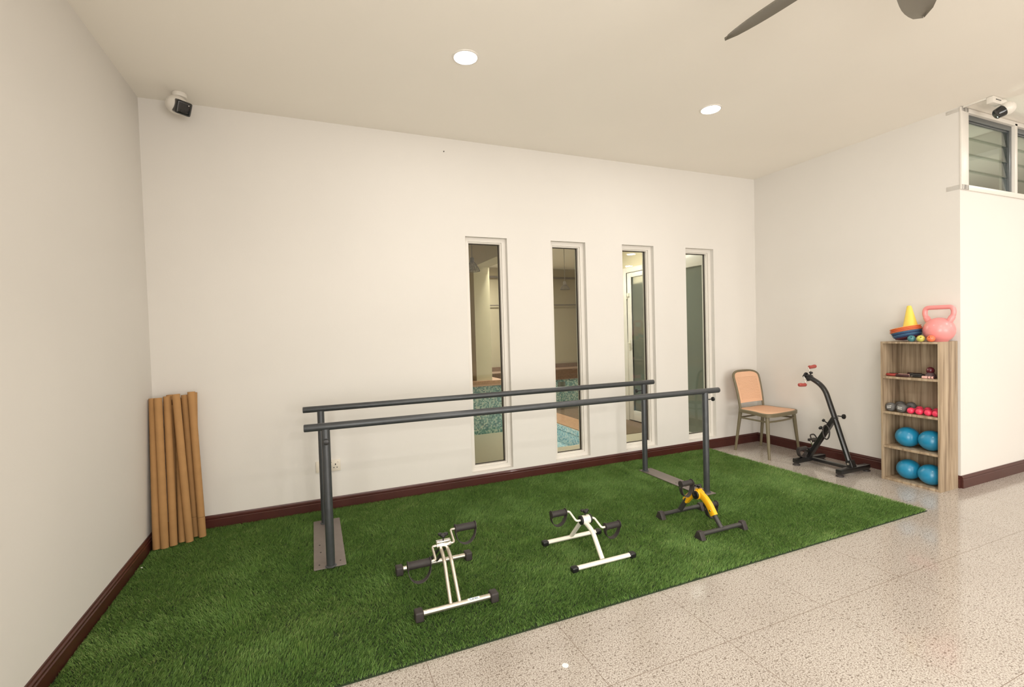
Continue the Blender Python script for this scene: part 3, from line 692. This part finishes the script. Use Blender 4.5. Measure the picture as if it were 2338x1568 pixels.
for sg in (1, -1):
    q = Vector((2.48-sg*.033, hy, hz)); vv = v*sg
    path = [q, q+Vector((-sg*.028, 0, 0)), q+Vector((-sg*.035, 0, 0))+vv, q+Vector((-sg*.06, 0, 0))+vv]
    MB().tube(fillet(path, .022, 6), .006, 14).build('crank_arm', M_whitem, t)
    d_pedal(t, q+Vector((-sg*.108, 0, 0))+vv, .094, .0185, .078, math.radians(6), .026)
# yellow one --------------------------------------------------------------
t = thing('pedal_exerciser', 'yellow and black pedal exerciser with triangular feet, beside the right post of the bars', 'pedal exerciser', (3.37, -1.48, T), 0, 'pedal exercisers on the grass mat')
hy, hz = -1.475, .21; zb = T+.025
for y in (-1.66, -1.30):
    bar = MB().cyl((3.21, y, zb), (3.545, y, zb), .0135, 22).build('base_bar', M_dkgrey, t)
    for x in (3.195, 3.552):
        MB().prism([(y-.036, T-.003), (y+.036, T-.003), (y+.012, zb+.022), (y-.012, zb+.022)], 'x', x-.018, x+.018, .004).build('triangle_foot', M_rub, bar)
MB().tube([(3.372, -1.66, zb+.006), (3.372, -1.60, .12), (3.372, -1.585, .137)], .015, 20).build('front_leg', M_dkgrey, t)
MB().tube([(3.366, -1.30, zb+.006), (3.366, -1.352, .125), (3.366, -1.365, .148)], .017, 20).build('rear_leg', M_dkgrey, t)
cv = MB()
def cover(pts, ws):
    rows = []
    for (y, z, h), w in zip(pts, ws): pass
cv.sweep(fillet([(3.371, -1.605, .112), (3.371, -1.565, .170), (3.371, -1.52, .205), (3.371, -1.475, .218)], .05, 8), [(-.021, -.014), (-.015, -.018), (.015, -.018), (.021, -.014), (.021, .012), (.012, .018), (-.012, .018), (-.021, .012)], False, (1, 0, 0))
cv.sweep(fillet([(3.369, -1.475, .212), (3.369, -1.43, .205), (3.369, -1.395, .175), (3.369, -1.355, .130)], .03, 6), [(-.021, -.014), (-.015, -.018), (.015, -.018), (.021, -.014), (.021, .012), (.012, .018), (-.012, .018), (-.021, .012)], False, (1, 0, 0))
cv.cyl((3.345, hy, hz), (3.398, hy, hz), .030, 28, .004); cv.box((3.352, hy-.014, hz+.02), (3.388, hy+.014, hz+.040), .004)
cv.build('cover', M_yellow, t)
for x0 in (3.334, 3.396): MB().cyl((x0, hy, hz), (x0+.012, hy, hz), .027, 28, .002).build('bearing_cap', M_blackp, t)
for yy, zz in ((-1.592, .142), (-1.375, .155)): MB().cyl((3.345, yy, zz), (3.349, yy, zz), .006, 12).build('cover_screw', M_chrome, t)
tknob(t, (3.37, hy, hz+.035), (3.37, hy, hz+.053), .027)
v = Vector((0, -.012, .096))
for sg in (1, -1):
    q = Vector((3.37-sg*.036, hy, hz)); vv = v*sg
    path = [q, q+Vector((-sg*.016, 0, 0)), q+Vector((-sg*.018, 0, 0))+vv, q+Vector((-sg*.04, 0, 0))+vv]
    MB().tube(fillet(path, .014, 6), .0065, 14).build('crank_arm', M_blackm, t)
    pd = d_pedal(t, q+Vector((-sg*.083, 0, 0))+vv, .088, .0175, .088, math.radians(0), .030)
    MB().cyl(q+Vector((-sg*.083-.052, 0, -.02))+vv, q+Vector((-sg*.083-.049, 0, -.02))+vv, .004, 10).build('strap_stud', M_chrome, pd)

# ------------------------------------------------------------------ chair
def chair():
    t = thing('dining_chair', 'olive-framed chair with peach cane seat and back in the far right corner', 'chair', (5.35, -.39, 0), 0)
    A, B, C_, D_ = (5.143, -.178), (5.526, -.175), (5.111, -.612), (5.625, -.548)
    sA, sB, sC, sD = Vector((5.175, -.225, .43)), Vector((5.535, -.205, .43)), Vector((5.135, -.575, .43)), Vector((5.565, -.535, .43))
    tA, tB = Vector((5.155, -.150, .80)), Vector((5.545, -.135, .80))
    prof = lambda r: [(r*math.cos(2*PI*j/14), r*1.15*math.sin(2*PI*j/14)) for j in range(14)]
    def leg(f, s, r0, r1): return MB().sweep([Vector((f[0], f[1], 0)), Vector((f[0], f[1], 0)).lerp(s, .5), s], prof(1), False, None, True, [r0, (r0+r1)/2, r1])
    leg(A, sA, .0105, .0165).build('leg', M_chair, t); leg(B, sB, .0105, .0165).build('leg', M_chair, t)
    leg(C_, sC, .0105, .017).build('leg', M_chair, t); leg(D_, sD, .0105, .017).build('leg', M_chair, t)
    # seat ring with rounded front
    base = [sC+Vector((-.012, -.02, 0)), (sC+sD)/2+Vector((0, -.052, 0)), sD+Vector((.012, -.02, 0)), (sD+sB)/2+Vector((.018, 0, 0)), sB+Vector((0, .012, 0)), (sA+sB)/2+Vector((0, .02, 0)), sA+Vector((0, .012, 0)), (sA+sC)/2+Vector((-.012, 0, 0))]
    n = 64; ring = []
    for i in range(n):
        u = i/n*8; k = int(u); f = u-k; P = [base[(k+j-1) % 8] for j in range(4)]
        ring.append(.5*((2*P[1])+(-P[0]+P[2])*f+(2*P[0]-5*P[1]+4*P[2]-P[3])*f*f+(-P[0]+3*P[1]-3*P[2]+P[3])*f**3))
    s = MB(); s.sweep([p+Vector((0, 0, .004)) for p in ring], [(-.011, -.018), (.011, -.018), (.012, .012), (.008, .016), (-.008, .016), (-.012, .012)], True, (0, 0, 1)); s.build('seat_frame', M_chair, t)
    c = sum(ring, Vector())/n; sb = MB(); rings = []
    for k, (q, z) in enumerate(((.985, .438), (.98, .449), (.94, .4515), (.6, .449), (.25, .447))): rings.append([sb.bm.verts.new(c.lerp(p, q).xy.to_3d()+Vector((0, 0, z))) for p in ring])
    for Q, P in zip(rings, rings[1:]):
        for j in range(n): sb.bm.faces.new((Q[j], Q[(j+1) % n], P[(j+1) % n], P[j]))
    sb.bm.faces.new(rings[-1]); sb.bm.faces.new(rings[0][::-1]); sb.build('seat', M_cane, t)
    # stretcher ring under the seat
    def at(a, f, z): v = a.copy(); f = Vector((f[0], f[1], 0)); k = z/.43; return f.lerp(a, k)
    q = [at(sA, A, .355), at(sC, C_, .365), at(sD, D_, .365), at(sB, B, .355)]
    bow = [q[0], q[0].lerp(q[1], .5)+Vector((-.004, 0, 0)), q[1]]
    for a, b, o in ((q[0], q[1], (0, 0, 0)), (q[1], q[2], (0, -.022, 0)), (q[2], q[3], (.006, 0, 0)), (q[0], q[3], (0, .0, 0))):
        o = Vector(o); MB().rect([a, a.lerp(b, .25)+o*.75, a.lerp(b, .5)+o, a.lerp(b, .75)+o*.75, b], .011, .017, (0, 0, 1), .003).build('stretcher', M_chair, t)
    # curved back: inverted U
    def bp(u, h): # u -1..1 across, h height 0..1 above seat
        a = sA.lerp(tA, h); b = sB.lerp(tB, h); m = a.lerp(b, (u+1)/2); bow = .030*(1-u*u)*h; lean = .02*math.sin(h*PI)
        return m+Vector((0, bow-lean*.5, 0))
    pts = []
    for i in range(13): pts.append(bp(-1, .86*i/12))
    for i in range(1, 16):
        a = PI*i/16; pts.append(bp(-math.copysign(abs(math.cos(a))**.62, math.cos(a)), .86+.235*math.sin(a)**.62))
    for i in range(13): pts.append(bp(1, .86*(1-i/12)))
    sc = [1]*len(pts); MB().sweep(pts, [(.0115*math.cos(2*PI*j/12), .0125*math.sin(2*PI*j/12)) for j in range(12)]).build('back_frame', M_chair, t)
    # cane panel: grid with holes
    g = MB(); nu, nv = 25, 23; v0, v1 = .20, 1.06
    def limit(h):
        if h < .86: return .955
        s_ = min(1, (h-.86)/.235); th = math.asin(min(1, s_**(1/.62))); return .955*max(.0, math.cos(th))**.62
    us = []; vs = []
    for i in range(nu): us += [i/nu, (i+.62)/nu]
    us.append(1); 
    for i in range(nv): vs += [i/nv, (i+.62)/nv]
    vs.append(1)
    V = []
    for v in vs:
        h = v0+(v1-v0)*v; lim = limit(h); V.append([g.bm.verts.new(bp((u*2-1)*lim, h)) for u in us])
    for j in range(len(vs)-1):
        for i in range(len(us)-1):
            if i % 2 == 1 and j % 2 == 1 and 3 < i < len(us)-4 and 3 < j < len(vs)-8: continue
            g.bm.faces.new((V[j][i], V[j][i+1], V[j+1][i+1], V[j+1][i]))
    bmesh.ops.recalc_face_normals(g.bm, faces=g.bm.faces)
    bmesh.ops.solidify(g.bm, geom=g.bm.faces[:], thickness=.006)
    g.build('back_panel', M_cane, t)
chair()

# ------------------------------------------------------------------ upright arm and leg exerciser
def upright():
    X = 5.36
    t = thing('upright_pedal_exerciser', 'tall black arm and leg cycle with leaning post and red hand grips, beside the chair', 'exercise bike', (X, -1.02, 0))
    for y in (-.845, -1.245):
        b = MB().box((X-.20, y-.025, .022), (X+.20, y+.025, .062), .005).build('foot_bar', M_bikeblk, t)
        for x in (X-.18, X+.18): MB().lathe([(.028, .0), (.032, .003), (.030, .012), (.020, .016), (.02, .024)], Matrix.Translation((x, y, 0)), 20).build('rubber_foot', M_rub, b)
    MB().rect([(X, -.85, .045), (X, -1.24, .045)], .035, .028, (0, 0, 1), .003).build('base_tube', M_bikeblk, t)
    MB().sweep(fillet([(X, -1.225, .055), (X, -1.092, .462), (X, -.995, .745), (X, -.84, .83)], .09, 10), [(.021*math.cos(2*PI*j/20), .026*math.sin(2*PI*j/20)) for j in range(20)], False, (1, 0, 0)).build('post', M_bikeblk, t)
    MB().rect([(X, -1.235, .055), (X, -1.215, .11)], .05, .06, (1, 0, 0), .004).build('post_bracket', M_bikeblk, t)
    MB().cyl((X-.035, -1.222, .085), (X+.035, -1.222, .085), .009, 14).build('pivot_bolt', M_chrome, t)
    MB().rect([(X, -.835, .05), (X, -1.052, .41), (X, -1.095, .48)], .04, .045, (1, 0, 0), .005).build('strut', M_bikeblk, t)
    # clamp knobs
    def knob(p, d, L, r):
        p, d = Vector(p), Vector(d).normalized(); MB().cyl(p, p+d*L, .005, 10).cyl(p+d*L, p+d*(L+.018), r, 18, .005).build('clamp_knob', M_blackp, t)
    knob((X, -1.115, .49), (0, -1, .05), .045, .022); knob((X, -1.02, .41), (0, .8, .45), .03, .014); knob((X, -.985, .335), (0, .7, .5), .025, .018)
    knob((X, -.845, .832), (0, 1, .28), .018, .026); knob((X-.0, -.865, .845), (0, -.3, 1), .012, .016)
    MB().box((X-.024, -.885, .79), (X+.024, -.835, .835), .006, Matrix.Rotation(math.radians(-28), 3, 'X')).build('hand_crank_clamp', M_blackp, t)
    # hand cranks: clear arms, red grips
    h = Vector((X, -.835, .832)); MB().cyl(h-Vector((.05, 0, 0)), h+Vector((.05, 0, 0)), .012, 16).build('hand_crank_axle', M_blackp, t)
    for sg in (-1, 1):
        a = h+Vector((sg*.05, 0, 0)); b = a+Vector((0, sg*.025, sg*.078)); MB().tube([a, b], .0045, 10).build('hand_crank_arm', M_chrome, t)
        c = b+Vector((sg*.01, 0, 0)); g = MB(); g.tube([c, c+Vector((sg*.008, 0, 0)), c+Vector((sg*.03, 0, -.001)), c+Vector((sg*.07, 0, .003)), c+Vector((sg*.088, 0, .004)), c+Vector((sg*.094, 0, .004))], .017, 18, scale=[.7, 1, .9, 1.05, .95, .5]); g.build('hand_grip', M_redgrip, t)
    # pedals
    h = Vector((X, -.862, .130)); MB().cyl(h-Vector((.045, 0, 0)), h+Vector((.045, 0, 0)), .02, 20).build('crank_axle', M_blackp, t)
    for sg in (-1, 1):
        a = h+Vector((sg*.045, 0, 0)); b = a+Vector((0, .03 if sg > 0 else .022, .075 if sg > 0 else .012)); MB().rect([a, b], .012, .016, (1, 0, 0), .002).build('crank_arm', M_chrome, t)
        c = b+Vector((sg*.045, 0, 0))
        if sg > 0:
            p = MB().box(c-Vector((.045, .035, .012)), c+Vector((.045, .035, .012)), .004).build('pedal', M_rub, t)
            MB().tube(fillet([c+Vector((-.04, -.0, .01)), c+Vector((-.03, .02, .05)), c+Vector((.03, .02, .05)), c+Vector((.04, 0, .01))], .02), .006, 10).build('pedal_strap', M_rub, p)
        else:
            p = MB().cyl(c-Vector((.055, 0, 0)), c+Vector((.055, 0, 0)), .021, 20, .004).build('pedal', M_rub, t)
            s = MB(); pts = [c+Vector((-.058*math.cos(PI*i/20), -.0, -.075*math.sin(PI*i/20)**.8)) for i in range(21)]
            s.rect(pts, .010, .034, (0, 1, 0), .001); s.build('pedal_strap', M_rub, p)
    # strap loop hooked on the strut
    s = MB(); lp = [Vector((X-.03, -1.0-.03*math.cos(a)-.03, .33+.065*math.sin(a))) for a in [2*PI*i/20 for i in range(20)]]
    s.tube(lp, .0065, 10, closed=True); s.build('hanging_loop', M_rub, t)
upright()

# ------------------------------------------------------------------ bookshelf
SX0, SX1, SY0, SY1, SH = 5.43, 5.673, -1.842, -1.430, 1.163
BT = .016; tb = .015
shelfz = [.0, .272, .560, .855]      # undersides of boards (bottom board first)
def bookcase():
    t = thing('bookcase', 'narrow oak-laminate open bookcase with four compartments, at the end of the right wall', 'bookcase', ((SX0+SX1)/2, (SY0+SY1)/2, 0))
    for y in (SY0, SY1-BT): MB().box((SX0, y, 0), (SX1, y+BT, SH), .0008).build('side_panel', M_wood, t)
    MB().box((SX0, SY0+BT, SH-BT), (SX1, SY1-BT, SH), .0008).build('top_panel', M_wood, t)
    MB().box((SX1-.006, SY0+BT, 0), (SX1, SY1-BT, SH-BT)).build('back_panel', M_wood, t)
    for z in shelfz: MB().box((SX0+.002, SY0+BT, z), (SX1-.006, SY1-BT, z+BT+.002), .0008).build('shelf', M_wood, t)
bookcase()
S0, S1, S2, S3 = [z+BT+.002 for z in shelfz]
# exercise balls
def ball_obj(c, r, lab):
    t = thing('exercise_ball', lab, 'ball', (c[0], c[1], c[2]-r), 0, 'small blue exercise balls in the bookcase')
    MB().ball(c, r, (1, 1, .97), 48).build('ball_skin', M_ball, t); 
    MB().lathe([(.006, 0), (.005, .0015), (0, .002)], axis_m(Vector(c)+Vector((-.6, .35, .72)).normalized()*r*.985, (-.6, .35, .72)), 12).build('valve_plug', M_ball, t)
    return t
rb = .083
b0 = ball_obj((5.535, -1.570, S1+rb*.97), rb, 'blue exercise ball at the left on the second shelf from the floor')
dup(b0, (5.528, -1.738, S1), 'blue exercise ball at the right on the second shelf from the floor')
dup(b0, (5.540, -1.575, S0), 'blue exercise ball at the left on the bottom shelf')
dup(b0, (5.522, -1.737, S0), 'blue exercise ball at the right on the bottom shelf')
# dumbbells, axis towards the wall
def dumbbell(y, r, L, m, lab, grp, x0=5.445, txt=None):
    t = thing('dumbbell', lab, 'dumbbell', (x0, y, S2), 0, grp)
    z = S2+r; mm = axis_m((x0, y, z), (1, 0, 0)); h = L*.3
    def head(a, b): return MB().lathe([(0, a), (r*.45, a+.0005), (r*.8, a+.006), (r, a+.018), (r, b-.018), (r*.8, b-.006), (r*.4, b), (0, b)], mm, 24, False, False)
    head(0, h).build('head', m, t); head(L-h, L).build('head', m, t)
    MB().lathe([(.013, h-.004), (.015, L/2), (.013, L-h+.004)], mm, 20).build('handle', m, t)
    if txt is not None:
        k = MB(); rr = random.Random(txt)
        for row, zz in enumerate((.009, -.004)):
            yy = y+.014
            while yy > y-.016:
                w = rr.uniform(.0025, .004); k.box((x0-.001, yy-w, z+zz-.003+(y-yy)*.12*txt), (x0+.0015, yy, z+zz+.003+(y-yy)*.12*txt)); yy -= w+.0012
        k.build('printed_marks', M_txt, t)
    return t
dumbbell(-1.482, .036, .19, M_dbg, 'dark grey dumbbell with white print, at the left end of the row', 'grey dumbbells on the middle shelf', txt=2)
dumbbell(-1.561, .036, .19, M_dbg, 'dark grey dumbbell with white print, next to the pink dumbbells', 'grey dumbbells on the middle shelf', txt=0)
for y, lab in ((-1.628, 'pink dumbbell next to the grey dumbbells'), (-1.687, 'second pink dumbbell from the grey dumbbells'), (-1.746, 'third pink dumbbell from the grey dumbbells'), (-1.798, 'pink dumbbell at the right end of the row, against the side panel')):
    dumbbell(y, .0248, .17, M_dbp, lab, 'pink dumbbells on the middle shelf')
# top compartment odds and ends
def hand_grip(c, mA, mB, lab, ang):
    c = Vector(c); t = thing('hand_grip', lab, 'hand grip', c, ang)
    m = root_matrix(t)
    W_ = lambda v: m @ Vector(v)
    for sg, mm in ((1, mA), (-1, mB)):
        MB().tube([W_((-.045, sg*.022, .012)), W_((-.04, sg*.022, .012)), W_((.0, sg*.025, .012)), W_((.035, sg*.018, .012)), W_((.04, sg*.017, .012))], .0115, 16, scale=[.7, 1, .9, 1, .7]).build('handle', mm, t)
    pts = [W_((.04, .017, .012))]+[W_((.062+.012*math.cos(a), .012*math.sin(a), .008+.006*i/24)) for i, a in enumerate([PI/2-2*PI*2*j/24 for j in range(25)])]+[W_((.04, -.017, .012))]
    MB().tube(pts, .0022, 8).build('spring', M_chrome, t)
hand_grip((5.50, -1.487, S3), M_red, M_dkmaroon, 'red and dark hand grip at the left of the top compartment', PI/2+.0)
hand_grip((5.475, -1.575, S3), M_palep, M_dkmaroon, 'pale pink hand grip in the middle of the top compartment', -PI/2+.15)
t = thing('exercise_band', 'dark coiled exercise band with black handle in the top compartment', 'exercise band', (5.52, -1.665, S3))
MB().tube([(5.50+.03*math.cos(a)*(1-.02*i/8), -1.665+.045*math.sin(a), S3+.006+.0006*i) for i, a in enumerate([i*2*PI/16 for i in range(40)])], .006, 10).build('band', M_blackm, t)
MB().tube([(5.48, -1.70, S3+.022), (5.48, -1.62, S3+.024)], .010, 14).build('handle', M_foam, t)
t = thing('foam_handle', 'dark maroon foam handle lying at the back of the top compartment', 'handle', (5.60, -1.60, S3))
MB().cyl((5.58, -1.55, S3+.015), (5.58, -1.65, S3+.015), .015, 18, .004).build('foam_sleeve', M_dkmaroon, t)
t = thing('massage_ball', 'glossy maroon massage ball on a plum knobbly base in the top compartment', 'massage ball', (5.51, -1.742, S3))
MB().lathe([(.036, S3), (.040, S3+.006), (.034, S3+.028), (.024, S3+.042), (.018, S3+.048)], Matrix.Translation((5.51, -1.742, 0)), 28).build('base', M_plum, t)
MB().ball((5.51, -1.742, S3+.062), .027, seg=32).build('ball', M_maroon, t)
t = thing('skipping_rope_handles', 'pale pink banded roller lying under the massage ball in the top compartment', 'roller', (5.455, -1.755, S3))
for k, (a, b, mm) in enumerate(((-1.715, -1.752, M_palep), (-1.756, -1.772, M_palep), (-1.777, -1.790, M_palep))):
    MB().cyl((5.452, a, S3+.011), (5.452, b, S3+.011), .0105, 18, .003).build('roller_segment', mm, t)
MB().cyl((5.452, -1.75, S3+.011), (5.452, -1.80, S3+.011), .006, 12).build('roller_axle', M_dkmaroon, t)
t.name = 'roller'

# kettlebell
def kettlebell():
    c = Vector((5.562, -1.775, SH)); t = thing('kettlebell', 'large pink kettlebell on top of the bookcase', 'kettlebell', c)
    r = .100; cz = SH+.088; pr = [(.062, 0)]
    for i in range(1, 24):
        a = -math.radians(62)+i/24*math.radians(152); pr.append((max(.0, r*math.cos(a)), .088+r*math.sin(a)))
    pr.append((0, .188)); pr[0] = (.055, 0)
    MB().lathe(pr, Matrix.Translation(c), 48).build('bell', M_pink, t)
    hw = .088
    path = [c+Vector((0, s*y, z)) for s, y, z in ((1, .058, .150), (1, .090, .205), (1, .092, .262), (-1, .092, .262), (-1, .090, .205), (-1, .058, .150))]
    path = [c+Vector((0, .060, .145)), c+Vector((0, .096, .215)), c+Vector((0, .088, .268)), c+Vector((0, -.088, .268)), c+Vector((0, -.096, .215)), c+Vector((0, -.060, .145))]
    p = fillet(path, .034, 8); MB().tube(p, .0172, 20, scale=[1.25 if i < 2 or i > len(p)-3 else 1 for i in range(len(p))]).build('handle', M_pink, t)
kettlebell()
# upside-down tilted stack of marker discs with a small cone standing in the top one
TILT = Matrix.Rotation(math.radians(-13), 4, 'X')
m0 = Matrix.Translation((5.530, -1.580, SH+.030)) @ TILT
stack = [(M_pur, 'dark purple', .084, 0), (M_bl2, 'slate blue', .094, .0125), (M_bl1, 'blue', .098, .0235), (M_bl2, 'slate blue', .101, .0345), (M_bl1, 'light blue', .103, .0455), (M_or2, 'coral', .109, .0570), (M_or2, 'coral orange', .106, .0690), (M_or1, 'orange', .104, .0820)]
names = ['bottom of the tilted stack', 'second from the bottom of the tilted stack', 'third from the bottom of the tilted stack', 'fourth from the bottom of the tilted stack', 'fifth from the bottom, just under the orange discs', 'lowest of the three orange discs', 'middle of the three orange discs', 'topmost of the tilted stack']
for (mm, cn, r, h), nm in zip(stack, names):
    t = thing('marker_disc', cn+' marker disc on the bookcase, '+nm, 'marker disc', m0 @ Vector((0, 0, h-.024)), 0, 'tilted stack of marker discs')
    k = .55 if mm is M_pur else 1
    MB().lathe([(r*.45, h-.026*k), (r*.8, h-.011*k), (r-.003, h-.001), (r, h+.001), (r, h+.0035), (r-.004, h+.0035), (r*.8, h-.0075*k), (r*.45, h-.0225*k), (r*.45, h-.026*k)], m0, 44, False, False).build('disc_rim', mm, t)
cz = SH+.100
t = thing('sports_cone', 'small yellow plastic cone standing in the topmost marker disc on the bookcase', 'cone', (5.540, -1.594, cz))
MB().lathe([(.060, 0), (.061, .003), (.052, .006), (.0155, .186), (.012, .192), (0, .194)], Matrix.Translation((5.540, -1.594, cz)) @ Matrix.Rotation(math.radians(-3), 4, 'X'), 40).build('cone_body', M_cone, t)
# finger grip balls
for (x, y), mm, lab in zip(((5.445, -1.648), (5.442, -1.712), (5.445, -1.778)), M_egg, ('teal finger grip ball in front of the marker discs on the bookcase', 'lime green finger grip ball between the teal and orange ones', 'orange finger grip ball in front of the pink kettlebell')):
    t = thing('grip_ball', lab, 'grip ball', (x, y, SH), 0, 'finger grip balls on the bookcase')
    d = Vector((-.85, -.35 if y > -1.75 else .1, .45)).normalized(); r = .0262; pr = [(0, -r*.9)]
    for i in range(1, 18):
        a = -PI/2+i/18*math.radians(165); pr.append((r*1.02*math.cos(a), r*math.sin(a)))
    pr += [(.0055, r*.92), (.0045, r*.5), (0, r*.45)]
    MB().lathe(pr, axis_m((x, y, SH+r), d), 28, False, False).build('gel_body', mm, t)

# ------------------------------------------------------------------ nail and scraps
tag(MB().cyl((2.089, -.010, 2.862), (2.089, 0, 2.862), .004, 10).build('wall_nail', M_bolt), 'tiny dark nail high on the back wall, up and left of the slot windows', 'nail')
mb = MB(); n = 9; rr = random.Random(2)
mb.prism([(1.900+.0125*(1+.15*rr.random())*math.cos(2*PI*i/n), -2.262+.0125*(1+.15*rr.random())*math.sin(2*PI*i/n)) for i in range(n)], 'z', .0, .0012)
tag(mb.build('paper_scrap', M_scrap), 'small round white paper scrap on the speckled floor in front of the grass mat', 'scrap')
mb = MB(); mb.prism([(.043+.005*math.cos(2*PI*i/6), -.521+.004*math.sin(2*PI*i/6)) for i in range(6)], 'z', T-.002, T+.002)
tag(mb.build('paper_crumb', M_scrap), 'tiny white crumb on the grass mat beside the left skirting', 'scrap')
